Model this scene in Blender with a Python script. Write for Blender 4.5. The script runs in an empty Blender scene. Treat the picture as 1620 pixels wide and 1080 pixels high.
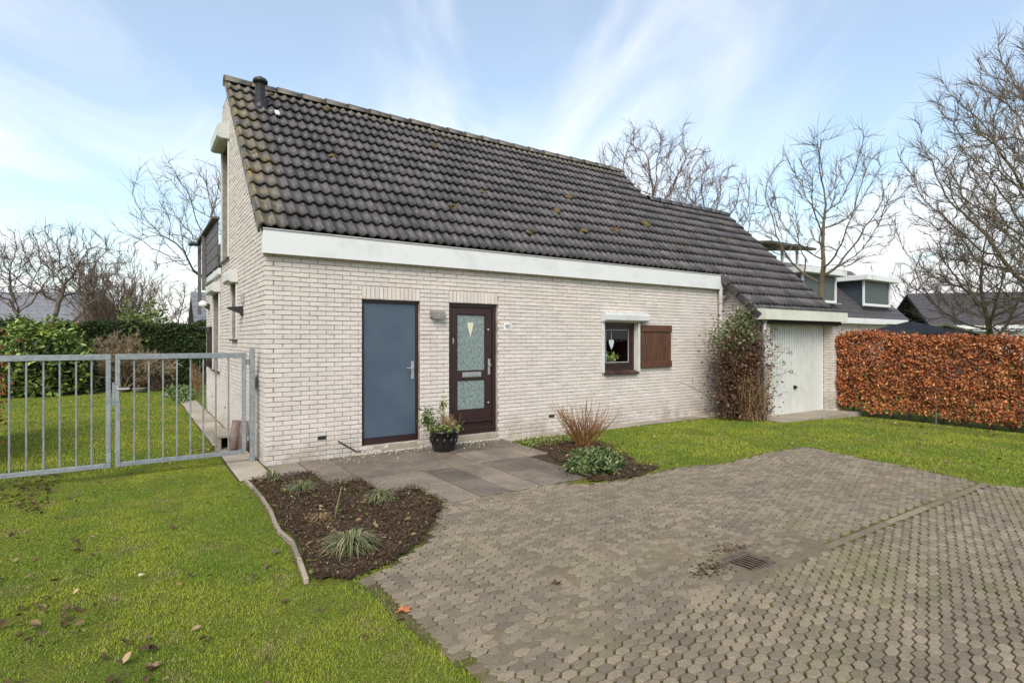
import bpy, math, random, zlib
import numpy as np
from mathutils import Vector, Matrix

R = math.radians
rng = np.random.default_rng(7)
random.seed(7)
sc = bpy.context.scene
col = sc.collection

# ------------------------------------------------------------------ camera, sky, sun, exposure
CAM = (-1.38, -7.70, 1.62)
cd = bpy.data.cameras.new('camera')
cd.sensor_width = 36.0
cd.lens = 888 / 1620 * 36
cd.shift_y = -3 / 1620
cd.clip_start = 0.05
cd.clip_end = 3000
cam = bpy.data.objects.new('camera', cd)
cam.location = CAM
cam.rotation_euler = (R(90), 0, R(-33.94))
col.objects.link(cam)
sc.camera = cam

SUN_EL, SUN_AZ = 42, 220            # degrees; azimuth clockwise from +Y
w = bpy.data.worlds.new('World')
sc.world = w
w.use_nodes = True
nt = w.node_tree
nt.nodes.clear()
def wn(t, **k):
    n = nt.nodes.new(t)
    for a, b in k.items():
        setattr(n, a, b)
    return n
out = wn('ShaderNodeOutputWorld')
sky = wn('ShaderNodeTexSky', sky_type='NISHITA')
sky.sun_disc = False
sky.sun_elevation = R(SUN_EL)
sky.sun_rotation = R(SUN_AZ)
sky.air_density = 1.25
sky.dust_density = 0.3
sky.ozone_density = 1.0
bg = wn('ShaderNodeBackground'); bg.inputs[1].default_value = 0.128
bgc = wn('ShaderNodeBackground'); bgc.inputs[0].default_value = (0.94, 0.945, 0.96, 1); bgc.inputs[1].default_value = 0.86
mixs = wn('ShaderNodeMixShader')
tc = wn('ShaderNodeTexCoord')
sep = wn('ShaderNodeSeparateXYZ')
nt.links.new(tc.outputs['Generated'], sep.inputs[0])
def mth(op, a, b=None, clamp=False):
    n = wn('ShaderNodeMath', operation=op); n.use_clamp = clamp
    for i, v in enumerate((a, b)):
        if v is None: continue
        if isinstance(v, (int, float)): n.inputs[i].default_value = v
        else: nt.links.new(v, n.inputs[i])
    return n.outputs[0]
zc = mth('MAXIMUM', sep.outputs[2], 0.0)
den = mth('ADD', zc, 0.16)
# cloud plane: streaks run along the direction (0.56, 0.83)
u = mth('DIVIDE', mth('SUBTRACT', mth('MULTIPLY', sep.outputs[0], 0.83), mth('MULTIPLY', sep.outputs[1], 0.56)), den)
v = mth('DIVIDE', mth('ADD', mth('MULTIPLY', sep.outputs[0], 0.56), mth('MULTIPLY', sep.outputs[1], 0.83)), den)
cmb = wn('ShaderNodeCombineXYZ')
nt.links.new(mth('MULTIPLY', u, 1.7), cmb.inputs[0])
nt.links.new(mth('MULTIPLY', v, 0.55), cmb.inputs[1])
cmb.inputs[2].default_value = 3.7
n1 = wn('ShaderNodeTexNoise'); n1.inputs['Scale'].default_value = 1.15; n1.inputs['Detail'].default_value = 7; n1.inputs['Roughness'].default_value = 0.52; n1.inputs['Distortion'].default_value = 0.9
nt.links.new(cmb.outputs[0], n1.inputs['Vector'])
# more cloud low down, where the layer is seen edge on
hz = mth('MULTIPLY', mth('POWER', mth('SUBTRACT', 1.0, zc, True), 5.0), 0.46)
cl = mth('ADD', n1.outputs[0], hz)
mr = wn('ShaderNodeMapRange'); mr.interpolation_type = 'SMOOTHSTEP'
mr.inputs['From Min'].default_value = 0.42; mr.inputs['From Max'].default_value = 1.0
nt.links.new(cl, mr.inputs['Value'])
fac = mth('ADD', mth('MULTIPLY', mr.outputs[0], 0.80), 0.22)
tn = wn('ShaderNodeMix', data_type='RGBA', blend_type='MULTIPLY'); tn.inputs[0].default_value = 1; tn.inputs[7].default_value = (.90, 1.02, 1.06, 1)
nt.links.new(sky.outputs[0], tn.inputs[6]); nt.links.new(tn.outputs[2], bg.inputs[0])
nt.links.new(fac, mixs.inputs[0])
nt.links.new(bg.outputs[0], mixs.inputs[1])
nt.links.new(bgc.outputs[0], mixs.inputs[2])
nt.links.new(mixs.outputs[0], out.inputs[0])

sl = bpy.data.lights.new('sun', 'SUN')
sl.energy = 2.6
sl.angle = R(34)
sl.color = (1.0, 0.93, 0.82)
so = bpy.data.objects.new('sun', sl)
a = R(SUN_AZ); e = R(SUN_EL)
sd = Vector((math.sin(a) * math.cos(e), math.cos(a) * math.cos(e), math.sin(e)))
so.rotation_euler = sd.to_track_quat('Z', 'Y').to_euler()
so.location = (-10, -20, 25)
col.objects.link(so)

sc.view_settings.view_transform = 'Standard'
sc.view_settings.look = 'None'
sc.view_settings.gamma = 1
sc.view_settings.exposure = 0.62
sc.view_settings.use_curve_mapping = False

# ------------------------------------------------------------------ helpers
def tag(o, label=None, cat=None, group=None, kind=None):
    if label: o['label'] = label
    if cat: o['category'] = cat
    if group: o['group'] = group
    if kind: o['kind'] = kind
    return o

def empty(name, loc=(0, 0, 0), label=None, cat=None, group=None):
    o = bpy.data.objects.new(name, None)
    o.empty_display_size = 0.2
    o.location = loc
    col.objects.link(o)
    return tag(o, label, cat, group)

def link(name, me, parent=None, loc=None):
    o = bpy.data.objects.new(name, me)
    if loc is not None: o.location = loc
    col.objects.link(o)
    if parent is not None: o.parent = parent
    return o

def mesh_np(name, V, F, mat, rnd=None, smooth=False):
    """V (n,3); F (m,k) all faces with the same corner count"""
    V = np.asarray(V, np.float32); F = np.asarray(F, np.int32)
    me = bpy.data.meshes.new(name)
    m, k = F.shape
    me.vertices.add(len(V)); me.vertices.foreach_set('co', V.ravel())
    me.loops.add(m * k); me.loops.foreach_set('vertex_index', F.ravel())
    me.polygons.add(m)
    me.polygons.foreach_set('loop_start', np.arange(0, m * k, k, dtype=np.int32))
    me.polygons.foreach_set('loop_total', np.full(m, k, np.int32))
    me.update(calc_edges=True)
    me.polygons.foreach_set('use_smooth', np.full(m, bool(smooth)))
    at = me.attributes.new('rnd', 'FLOAT', 'POINT')
    if rnd is None: rnd = np.full(len(V), 0.5)
    elif np.isscalar(rnd): rnd = np.full(len(V), float(rnd))
    at.data.foreach_set('value', np.asarray(rnd, np.float32))
    if mat: me.materials.append(mat)
    return me

def mesh_py(name, V, F, mat, smooth=False, rnd=0.5):
    me = bpy.data.meshes.new(name)
    me.from_pydata([tuple(map(float, q)) for q in V], [], F)
    if smooth:
        for p in me.polygons: p.use_smooth = True
    at = me.attributes.new('rnd', 'FLOAT', 'POINT')
    at.data.foreach_set('value', np.full(len(V), rnd, np.float32))
    if mat: me.materials.append(mat)
    me.update()
    return me

class MB:
    """collects boxes, prisms, lathes and tubes, built as one mesh object"""
    def __init__(s): s.V = []; s.F = []
    def add(s, V, F):
        n = len(s.V); s.V += [tuple(p) for p in V]; s.F += [tuple(i + n for i in f) for f in F]; return s
    def box(s, x0, x1, y0, y1, z0, z1, b=0.0):
        if b <= 0:
            V = [(x, y, z) for z in (z0, z1) for y in (y0, y1) for x in (x0, x1)]
            return s.add(V, [(0, 2, 3, 1), (4, 5, 7, 6), (0, 1, 5, 4), (2, 6, 7, 3), (0, 4, 6, 2), (1, 3, 7, 5)])
        V, F = bevbox((x0 + x1) / 2, (y0 + y1) / 2, (z0 + z1) / 2, x1 - x0, y1 - y0, z1 - z0, b)
        return s.add(V, F)
    def obox(s, M, sx, sy, sz, b=0.0):
        t = MB(); t.box(-sx / 2, sx / 2, -sy / 2, sy / 2, -sz / 2, sz / 2, b)
        return s.add([M @ Vector(p) for p in t.V], t.F)
    def bar(s, p, q, wd, ht=None, b=0.0, up=(0, 0, 1)):
        p = Vector(p); q = Vector(q); d = q - p; L = d.length; x = d / L
        y = Vector(up).cross(x)
        if y.length < 1e-4: y = Vector((0, 1, 0)).cross(x)
        y.normalize(); z = x.cross(y)
        M = Matrix((x, y, z)).transposed().to_4x4(); M.translation = (p + q) / 2
        return s.obox(M, L, wd, ht or wd, b)
    def prism(s, poly, axis, a0, a1):
        """poly in the two other axes (in xyz order), extruded along axis"""
        n = len(poly)
        def P(q, t):
            l = list(q); l.insert(axis, t); return tuple(l)
        V = [P(q, a0) for q in poly] + [P(q, a1) for q in poly]
        F = [tuple(range(n))[::-1], tuple(range(n, 2 * n))] + [(i, (i + 1) % n, n + (i + 1) % n, n + i) for i in range(n)]
        return s.add(V, F)
    def tube(s, pts, rad, k=8, cap=True):
        pts = [Vector(p) for p in pts]
        if isinstance(rad, (int, float)): rad = [rad] * len(pts)
        n0 = len(s.V); V = []; F = []
        for i, p in enumerate(pts):
            d = (pts[min(i + 1, len(pts) - 1)] - pts[max(i - 1, 0)]).normalized()
            aa = d.orthogonal().normalized() if abs(d.z) > .95 else Vector((0, 0, 1)).cross(d).normalized()
            if abs(d.z) > .95: aa = Vector((1, 0, 0)); aa = (aa - d * aa.dot(d)).normalized()
            bb = d.cross(aa)
            for j in range(k):
                t = 2 * math.pi * j / k
                V.append(p + (aa * math.cos(t) + bb * math.sin(t)) * rad[i])
        for i in range(len(pts) - 1):
            for j in range(k):
                F.append((i * k + j, i * k + (j + 1) % k, (i + 1) * k + (j + 1) % k, (i + 1) * k + j))
        if cap:
            F.append(tuple(range(k))[::-1]); F.append(tuple(range((len(pts) - 1) * k, len(pts) * k)))
        return s.add(V, F)
    def lathe(s, c, prof, k=20, sq=0.0):
        V = []; F = []
        for r, z in prof:
            for j in range(k):
                t = 2 * math.pi * j / k
                ct, st = math.cos(t), math.sin(t)
                rr = r * (1 + sq * (1 / max(abs(ct), abs(st)) - 1))
                V.append((c[0] + rr * ct, c[1] + rr * st, c[2] + z))
        for i in range(len(prof) - 1):
            for j in range(k):
                F.append((i * k + j, i * k + (j + 1) % k, (i + 1) * k + (j + 1) % k, (i + 1) * k + j))
        F.append(tuple(range(k))[::-1]); F.append(tuple(range((len(prof) - 1) * k, len(prof) * k)))
        return s.add(V, F)
    def build(s, name, mat, parent=None, smooth=False, loc=None, rnd=0.5):
        V = s.V
        if loc is not None: V = [(p[0] - loc[0], p[1] - loc[1], p[2] - loc[2]) for p in V]
        return link(name, mesh_py(name, V, s.F, mat, smooth, rnd), parent, loc)

def bevbox(cx, cy, cz, sx, sy, sz, b):
    """box with chamfered edges: 24 verts, 26 faces"""
    V = []; idx = {}
    for ax in range(3):
        for s0 in (-1, 1):
            for s1 in (-1, 1):
                for s2 in (-1, 1):
                    sg = (s0, s1, s2)
                    h = [sx / 2, sy / 2, sz / 2]
                    p = [sg[i] * (h[i] - (0 if i == ax else b)) for i in range(3)]
                    idx[(ax,) + sg] = len(V)
                    V.append((cx + p[0], cy + p[1], cz + p[2]))
    F = []
    cyc = [(-1, -1), (1, -1), (1, 1), (-1, 1)]
    for ax in range(3):
        o = [i for i in range(3) if i != ax]
        for sg in (-1, 1):
            f = []
            for c in cyc:
                q = [0, 0, 0]; q[ax] = sg; q[o[0]] = c[0]; q[o[1]] = c[1]
                f.append(idx[(ax,) + tuple(q)])
            if (sg > 0) == (ax == 1): f = f[::-1]
            F.append(tuple(f))
    for ax in range(3):                      # edges along ax
        o = [i for i in range(3) if i != ax]
        for c in cyc:
            q0 = [0, 0, 0]; q1 = [0, 0, 0]
            q0[ax] = -1; q1[ax] = 1
            for q in (q0, q1): q[o[0]] = c[0]; q[o[1]] = c[1]
            F.append((idx[(o[0],) + tuple(q0)], idx[(o[0],) + tuple(q1)], idx[(o[1],) + tuple(q1)], idx[(o[1],) + tuple(q0)]))
    for s0 in (-1, 1):
        for s1 in (-1, 1):
            for s2 in (-1, 1):
                F.append((idx[(0, s0, s1, s2)], idx[(1, s0, s1, s2)], idx[(2, s0, s1, s2)]))
    return V, F

def bulk(name, tV, tF, mats, trans, mat, rnd=None, smooth=False):
    """many copies of a template joined into one mesh; mats (n,3,3), trans (n,3)"""
    tV = np.asarray(tV, float); tF = np.asarray(tF, int)
    n = len(trans)
    V = np.einsum('nij,kj->nki', mats, tV) + np.asarray(trans)[:, None, :]
    F = (tF[None] + (np.arange(n) * len(tV))[:, None, None]).reshape(-1, tF.shape[1])
    r = np.repeat(rng.random(n) if rnd is None else rnd, len(tV))
    return mesh_np(name, V.reshape(-1, 3), F, mat, r, smooth)

def rot_rand(n, tilt=None):
    """random rotation matrices; tilt limits the angle between local z and world z"""
    if tilt is None:
        q = rng.normal(size=(n, 4)); q /= np.linalg.norm(q, axis=1, keepdims=True)
        a, b, c, d = q.T
        return np.stack([np.stack([1 - 2 * (c * c + d * d), 2 * (b * c - a * d), 2 * (b * d + a * c)], -1),
                         np.stack([2 * (b * c + a * d), 1 - 2 * (b * b + d * d), 2 * (c * d - a * b)], -1),
                         np.stack([2 * (b * d - a * c), 2 * (c * d + a * b), 1 - 2 * (b * b + c * c)], -1)], 1)
    t = rng.random(n) * 2 * np.pi; p = rng.random(n) * 2 * np.pi; th = (rng.random(n) ** .7) * tilt
    Z = np.zeros(n); O = np.ones(n)
    Rz = np.stack([np.stack([np.cos(t), -np.sin(t), Z], -1), np.stack([np.sin(t), np.cos(t), Z], -1), np.stack([Z, Z, O], -1)], 1)
    Rx = np.stack([np.stack([O, Z, Z], -1), np.stack([Z, np.cos(th), -np.sin(th)], -1), np.stack([Z, np.sin(th), np.cos(th)], -1)], 1)
    Rp = np.stack([np.stack([np.cos(p), -np.sin(p), Z], -1), np.stack([np.sin(p), np.cos(p), Z], -1), np.stack([Z, Z, O], -1)], 1)
    return Rp @ Rx @ Rz

LEAF_V = [(0, 0, 0), (.28, -.26, .07), (.68, -.24, .06), (1, 0, -.06), (.68, .24, .06), (.28, .26, .07), (.5, 0, -.03)]
LEAF_F = [(0, 1, 6), (1, 2, 6), (2, 3, 6), (3, 4, 6), (4, 5, 6), (5, 0, 6)]
KITE_V = [(0, 0, 0), (.5, -.3, .08), (1, 0, 0), (.5, .3, .08)]
KITE_F = [(0, 1, 2), (0, 2, 3)]

def leaves(name, P, size, mat, parent=None, tilt=None, kite=False, stuff=True, squash=1.0, jitter=.35, face=None):
    n = len(P)
    s = size * (1 + jitter * (rng.random(n) * 2 - 1))
    m = rot_rand(n, tilt)
    if face is not None:        # leaf plates facing mostly a given way
        f = np.asarray(face, float); f = f / np.linalg.norm(f)
        nz = f[None] + rng.normal(size=(n, 3)) * .55; nz /= np.linalg.norm(nz, axis=1, keepdims=True)
        t = rng.normal(size=(n, 3)) + np.array([0, 0, -.6]); x = t - nz * (t * nz).sum(1, keepdims=True); x /= np.linalg.norm(x, axis=1, keepdims=True)
        m = np.stack([x, np.cross(nz, x), nz], -1)
    m = m * s[:, None, None]
    tv = np.array(KITE_V if kite else LEAF_V) * np.array([1, squash, 1])
    me = bulk(name, tv, KITE_F if kite else LEAF_F, m, P, mat)
    o = link(name, me, parent)
    if stuff: o['kind'] = 'stuff'
    return o

def seg_mesh(name, S, mat, k=4):
    """S rows: p0(3) p1(3) r0 r1 -> open frustums joined in one mesh"""
    S = np.asarray(S, float); n = len(S)
    p0, p1, r0, r1 = S[:, :3], S[:, 3:6], S[:, 6], S[:, 7]
    d = p1 - p0; L = np.linalg.norm(d, axis=1, keepdims=True); d = d / np.maximum(L, 1e-6)
    ref = np.where(np.abs(d[:, 2:3]) > .9, np.array([[1., 0, 0]]), np.array([[0, 0, 1.]]))
    aa = np.cross(ref, d); aa /= np.maximum(np.linalg.norm(aa, axis=1, keepdims=True), 1e-6); bb = np.cross(d, aa)
    t = np.arange(k) * 2 * np.pi / k
    ring = aa[:, None] * np.cos(t)[None, :, None] + bb[:, None] * np.sin(t)[None, :, None]
    V = np.concatenate([p0[:, None] + ring * r0[:, None, None], (p1 + d * np.minimum(r1, .01)[:, None])[:, None] + ring * r1[:, None, None]], 1)
    j = np.arange(k); f = np.stack([j, (j + 1) % k, k + (j + 1) % k, k + j], -1)
    F = (f[None] + (np.arange(n) * 2 * k)[:, None, None]).reshape(-1, 4)
    return mesh_np(name, V.reshape(-1, 3), F, mat, np.repeat(rng.random(n), 2 * k), True)

def inpoly(P, poly):
    x, y = P[:, 0], P[:, 1]; c = np.zeros(len(P), bool); n = len(poly)
    for i in range(n):
        x0, y0 = poly[i]; x1, y1 = poly[(i + 1) % n]
        if y0 == y1: continue
        c ^= ((y0 > y) != (y1 > y)) & (x < (x1 - x0) * (y - y0) / (y1 - y0) + x0)
    return c

def scatter(poly, dens):
    a = np.array(poly); lo = a.min(0); hi = a.max(0)
    n = int(dens * np.prod(hi - lo))
    P = lo + rng.random((n, 2)) * (hi - lo)
    return P[inpoly(P, poly)]

CF = np.array([math.sin(R(33.94)), math.cos(R(33.94)), 0]); CR = np.array([CF[1], -CF[0], 0])
def screen(P):
    """image position (photo pixels) and depth, used only to rank which pieces show largest"""
    d = np.asarray(P, float) - np.array(CAM)
    t = d @ CF
    return 810 + 888 * (d @ CR) / np.maximum(t, .01), 537 - 888 * d[:, 2] / np.maximum(t, .01), t

def gz(x, y=0):
    """ground level: falls slightly towards the hedge on the right"""
    q = np.clip((np.asarray(x, float) - 7) / 5.4, 0, 1)
    return -.15 * q ** 1.5

# ------------------------------------------------------------------ materials
def newmat(name):
    m = bpy.data.materials.new(name); m.use_nodes = True
    t = m.node_tree; t.nodes.clear()
    o = t.nodes.new('ShaderNodeOutputMaterial'); p = t.nodes.new('ShaderNodeBsdfPrincipled')
    t.links.new(p.outputs[0], o.inputs[0])
    return m, t, p

class N:
    """small node helper"""
    def __init__(s, t): s.t = t
    def node(s, typ, **k):
        n = s.t.nodes.new(typ)
        for a, b in k.items(): setattr(n, a, b)
        return n
    def put(s, sock, v):
        if hasattr(v, 'is_linked') or hasattr(v, 'links'): s.t.links.new(v, sock)
        elif isinstance(v, (tuple, list)) and len(v) == 3 and sock.type == 'RGBA': sock.default_value = (*v, 1)
        else: sock.default_value = v
    def pos(s): return s.node('ShaderNodeNewGeometry').outputs['Position']
    def noise(s, scale, detail=4, rough=.55, vec=None, dist=0.0, stretch=None):
        n = s.node('ShaderNodeTexNoise'); n.inputs['Scale'].default_value = scale; n.inputs['Detail'].default_value = detail
        n.inputs['Roughness'].default_value = rough; n.inputs['Distortion'].default_value = dist
        vec = vec or s.pos()
        if stretch:
            mp = s.node('ShaderNodeMapping'); mp.inputs['Scale'].default_value = stretch; s.t.links.new(vec, mp.inputs[0]); vec = mp.outputs[0]
        s.t.links.new(vec, n.inputs['Vector']); return n.outputs[0]
    def ramp(s, v, a, b, c=0.0, d=1.0):
        n = s.node('ShaderNodeMapRange'); n.interpolation_type = 'SMOOTHSTEP'
        for k, q in zip(('From Min', 'From Max', 'To Min', 'To Max'), (a, b, c, d)): n.inputs[k].default_value = q
        s.put(n.inputs[0], v); return n.outputs[0]
    def mix(s, f, a, b, mode='MIX'):
        n = s.node('ShaderNodeMix', data_type='RGBA', blend_type=mode)
        s.put(n.inputs[0], f); s.put(n.inputs[6], a); s.put(n.inputs[7], b); return n.outputs[2]
    def math(s, op, a, b=0.0):
        n = s.node('ShaderNodeMath', operation=op); s.put(n.inputs[0], a); s.put(n.inputs[1], b); return n.outputs[0]
    def attr(s, name='rnd'):
        n = s.node('ShaderNodeAttribute'); n.attribute_name = name; return n.outputs['Fac']
    def val(s, c, f):
        n = s.node('ShaderNodeHueSaturation'); s.put(n.inputs['Value'], f); s.put(n.inputs['Color'], c); return n.outputs[0]
    def bump(s, h, strength, dist=.01):
        n = s.node('ShaderNodeBump'); n.inputs['Strength'].default_value = strength; n.inputs['Distance'].default_value = dist
        s.t.links.new(h, n.inputs['Height']); return n.outputs[0]
    def sep(s, v):
        n = s.node('ShaderNodeSeparateXYZ'); s.t.links.new(v, n.inputs[0]); return n.outputs

def M(name, c1, c2=None, scale=8, rough=.8, bump=0, bscale=60, bdist=.004, rv=0.0, metal=0.0, spec=None, lo=.35, hi=.65, stretch=None, fine=0.0, bstretch=None):
    m, t, p = newmat(name); n = N(t)
    c = c1
    if c2: c = n.mix(n.ramp(n.noise(scale, 5, .6, stretch=stretch), lo, hi), c1, c2)
    if fine: c = n.val(c if c2 else n.mix(0.0, c1, c1), n.ramp(n.noise(140, 2), .3, .7, 1 - fine, 1 + fine))
    if rv:
        c = n.val(c if (c2 or fine) else n.mix(0.0, c1, c1), n.math('ADD', n.math('MULTIPLY', n.attr(), 2 * rv), 1 - rv))
    n.put(p.inputs['Base Color'], c)
    p.inputs['Roughness'].default_value = rough
    p.inputs['Metallic'].default_value = metal
    if spec is not None: p.inputs['Specular IOR Level'].default_value = spec
    if bump: n.put(p.inputs['Normal'], n.bump(n.noise(bscale, 4, .6, stretch=bstretch), bump, bdist))
    return m

def brick_mat():
    m, t, p = newmat('pale_brick'); n = N(t)
    base = n.mix(n.ramp(n.noise(3.5, 4), .35, .7), (.625, .556, .503), (.575, .508, .456))
    base = n.mix(n.math('MULTIPLY', n.ramp(n.noise(55, 4, .7), .56, .72), .55), base, (.40, .33, .27))     # chips and pits
    base = n.val(base, n.math('ADD', n.math('MULTIPLY', n.attr(), .12), .94))
    z = n.sep(n.pos())[2]
    damp = n.math('MULTIPLY', n.ramp(z, .50, .02), n.ramp(n.noise(3, 6, .7), .34, .62))
    base = n.mix(n.math('MULTIPLY', damp, .70), base, (.29, .255, .19))
    run = n.math('MULTIPLY', n.ramp(n.noise(5, 5, .7, stretch=(1, 1, .10)), .56, .72), n.ramp(z, 1.6, 2.7, .15, .8))
    base = n.mix(n.math('MULTIPLY', run, .30), base, (.40, .35, .28))
    gr = n.math('MULTIPLY', n.ramp(n.noise(2.2, 5, .7), .60, .78), .30)
    base = n.mix(gr, base, (.36, .32, .27))
    n.put(p.inputs['Base Color'], base)
    p.inputs['Roughness'].default_value = .9
    h = n.math('ADD', n.noise(38, 5, .65), n.math('MULTIPLY', n.noise(14, 3), .8))
    n.put(p.inputs['Normal'], n.bump(h, .55, .005))
    return m

def tile_mat():
    m, t, p = newmat('concrete_tile'); n = N(t)
    base = n.mix(n.ramp(n.noise(5, 5, .65), .3, .7), (.043, .037, .038), (.078, .068, .068))
    base = n.val(base, n.math('ADD', n.math('MULTIPLY', n.attr(), .7), .65))
    sp = n.sep(n.pos())
    x, z = sp[0], sp[2]
    # lichen: thick along the verge and at the ridge, spots elsewhere
    ver = n.math('MAXIMUM', n.ramp(x, .50, .02), n.math('MULTIPLY', n.ramp(z, 5.72, 6.05), .75))
    li = n.math('MULTIPLY', ver, n.ramp(n.noise(7, 5, .65), .36, .60))
    base = n.mix(n.math('MULTIPLY', li, .62), base, (.20, .165, .085))
    li2 = n.math('MULTIPLY', n.ramp(x, .42, .05), n.ramp(n.noise(3.1, 4, .6), .53, .68))
    base = n.mix(n.math('MULTIPLY', li2, .6), base, (.30, .215, .06))
    spots = n.ramp(n.noise(11, 6, .7), .64, .74)
    base = n.mix(n.math('MULTIPLY', spots, .5), base, (.15, .11, .065))
    pale = n.ramp(n.noise(26, 3, .6), .70, .76)
    base = n.mix(n.math('MULTIPLY', pale, .5), base, (.30, .29, .26))
    n.put(p.inputs['Base Color'], base)
    n.put(p.inputs['Roughness'], n.ramp(n.noise(9, 4), .3, .7, .46, .68))
    p.inputs['Specular IOR Level'].default_value = .5
    n.put(p.inputs['Normal'], n.bump(n.noise(90, 4, .6), .3, .004))
    return m

def lawn_mat(name='lawn_soil'):
    m, t, p = newmat(name); n = N(t)
    c = n.mix(n.ramp(n.noise(1.3, 5, .65), .35, .65), (.135, .185, .018), (.20, .215, .030))
    c = n.mix(n.ramp(n.noise(9, 5, .7), .5, .72), c, (.135, .105, .048))
    c = n.mix(n.ramp(n.noise(75, 4, .75), .44, .62), c, (.055, .062, .014))
    n.put(p.inputs['Base Color'], c); p.inputs['Roughness'].default_value = .95
    p.inputs['Specular IOR Level'].default_value = .1
    n.put(p.inputs['Normal'], n.bump(n.noise(90, 4, .7), .8, .02))
    return m

def blade_mat():
    m, t, p = newmat('grass_blade'); n = N(t)
    c = n.mix(n.ramp(n.noise(.9, 4, .65),   .40, .60), (.150, .225, .016), (.285, .310, .026))
    c = n.mix(n.ramp(n.noise(2.3, 6, .72), .52, .68), c, (.27, .225, .085))
    c = n.mix(n.math('MULTIPLY', n.ramp(n.noise(13, 4, .7), .50, .66), .40), c, (.095, .135, .014))
    c = n.mix(n.math('MULTIPLY', n.ramp(n.noise(.55, 5, .7), .50, .64), .55), c, (.115, .195, .020))
    c = n.mix(n.ramp(n.attr(), .86, .98), c, (.32, .28, .12))
    r2 = n.math('FRACT', n.math('MULTIPLY', n.attr(), 9.7)); c = n.val(c, n.math('ADD', n.math('MULTIPLY', r2, .60), .72))
    n.put(p.inputs['Base Color'], c); p.inputs['Roughness'].default_value = .6
    p.inputs['Specular IOR Level'].default_value = .25
    p.inputs['Subsurface Weight'].default_value = 0
    return m

def paver_mat():
    m, t, p = newmat('worn_paver'); n = N(t)
    c = n.mix(n.ramp(n.noise(1.6, 5, .65), .36, .66), (.232, .178, .114), (.172, .132, .086))
    c = n.mix(n.ramp(n.noise(150, 3, .7), .52, .70), c, (.36, .315, .25))
    c = n.mix(n.ramp(n.noise(230, 2, .6), .55, .68), c, (.12, .10, .075))
    c = n.val(c, n.math('ADD', n.math('MULTIPLY', n.attr(), .50), .76))
    c = n.mix(n.math('MULTIPLY', n.ramp(n.noise(30, 5, .75), .52, .66), .45), c, (.12, .09, .06))
    y = n.sep(n.pos())[1]
    mo = n.math('MULTIPLY', n.ramp(n.noise(1.1, 6, .68), .47, .66), n.ramp(y, -3.6, -6.2, .25, .75))
    c = n.mix(n.math('MULTIPLY', mo, n.ramp(n.noise(40, 4, .7), .35, .6)), c, (.155, .15, .05))
    dirt = n.ramp(n.noise(.75, 5, .7), .54, .72)
    c = n.mix(n.math('MULTIPLY', dirt, .35), c, (.16, .125, .085))
    n.put(p.inputs['Base Color'], c); p.inputs['Roughness'].default_value = .85
    n.put(p.inputs['Normal'], n.bump(n.math('ADD', n.noise(130, 4, .7), n.noise(35, 3)), .5, .008))
    return m

def joint_mat():
    m, t, p = newmat('joint_sand_moss_shade'); n = N(t)
    sp = n.sep(n.pos()); y, z = sp[1], sp[2]
    sand = n.mix(n.ramp(n.noise(1.6, 5, .65), .36, .66), (.232, .178, .114), (.172, .132, .086))
    sand = n.mix(n.ramp(n.noise(150, 3, .7), .54, .70), sand, (.36, .31, .245))
    sand = n.mix(n.ramp(n.noise(230, 2, .6), .55, .68), sand, (.11, .088, .062))
    sand = n.mix(n.math('MULTIPLY', n.ramp(n.noise(22, 5, .75), .50, .64), .6), sand, (.125, .095, .062))
    joint_shade = n.mix(n.ramp(n.noise(90, 3, .7), .4, .65), (.075, .056, .036), (.115, .088, .056))
    moss = n.mix(n.ramp(n.noise(70, 3, .7), .4, .65), (.098, .092, .022), (.150, .138, .038))
    f = n.math('MULTIPLY', n.ramp(n.noise(.9, 6, .66), .30, .50), n.ramp(y, -4.2, -5.8, .15, 1.0))
    c = n.mix(n.ramp(z, .0145, .0195), n.mix(f, joint_shade, moss), sand)  # low joints coloured dark: joint shadow painted in, together with moss
    n.put(p.inputs['Base Color'], c); p.inputs['Roughness'].default_value = .95
    p.inputs['Specular IOR Level'].default_value = .1
    n.put(p.inputs['Normal'], n.bump(n.noise(160, 4, .7), .7, .01))
    return m

def slab_mat(name, a, b, speck):
    m, t, p = newmat(name); n = N(t)
    c = n.mix(n.ramp(n.noise(2.0, 5, .65), .35, .65), a, b)
    c = n.mix(n.ramp(n.noise(95, 3, .75), .57, .68), c, speck)
    c = n.mix(n.ramp(n.noise(160, 2, .7), .58, .70), c, (.05, .045, .04))
    c = n.val(c, n.math('ADD', n.math('MULTIPLY', n.attr(), .62), .69))
    ms = n.ramp(n.noise(2.6, 6, .7), .55, .70); c = n.mix(n.math('MULTIPLY', ms, .45), c, (.085, .075, .045))
    n.put(p.inputs['Base Color'], c); n.put(p.inputs['Roughness'], n.ramp(n.noise(3, 4), .35, .65, .6, .9))
    n.put(p.inputs['Normal'], n.bump(n.noise(140, 4, .7), .5, .006))
    return m

def white_mat(name, c1, c2, zdirt=None):
    m, t, p = newmat(name); n = N(t)
    c = n.mix(n.ramp(n.noise(2.5, 5, .7), .45, .7), c1, c2)
    c = n.mix(n.math('MULTIPLY', n.ramp(n.noise(6, 6, .75, stretch=(1, 1, .15)), .58, .75), .35), c, (.38, .37, .33))
    n.put(p.inputs['Base Color'], c); p.inputs['Roughness'].default_value = .45
    return m

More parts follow.
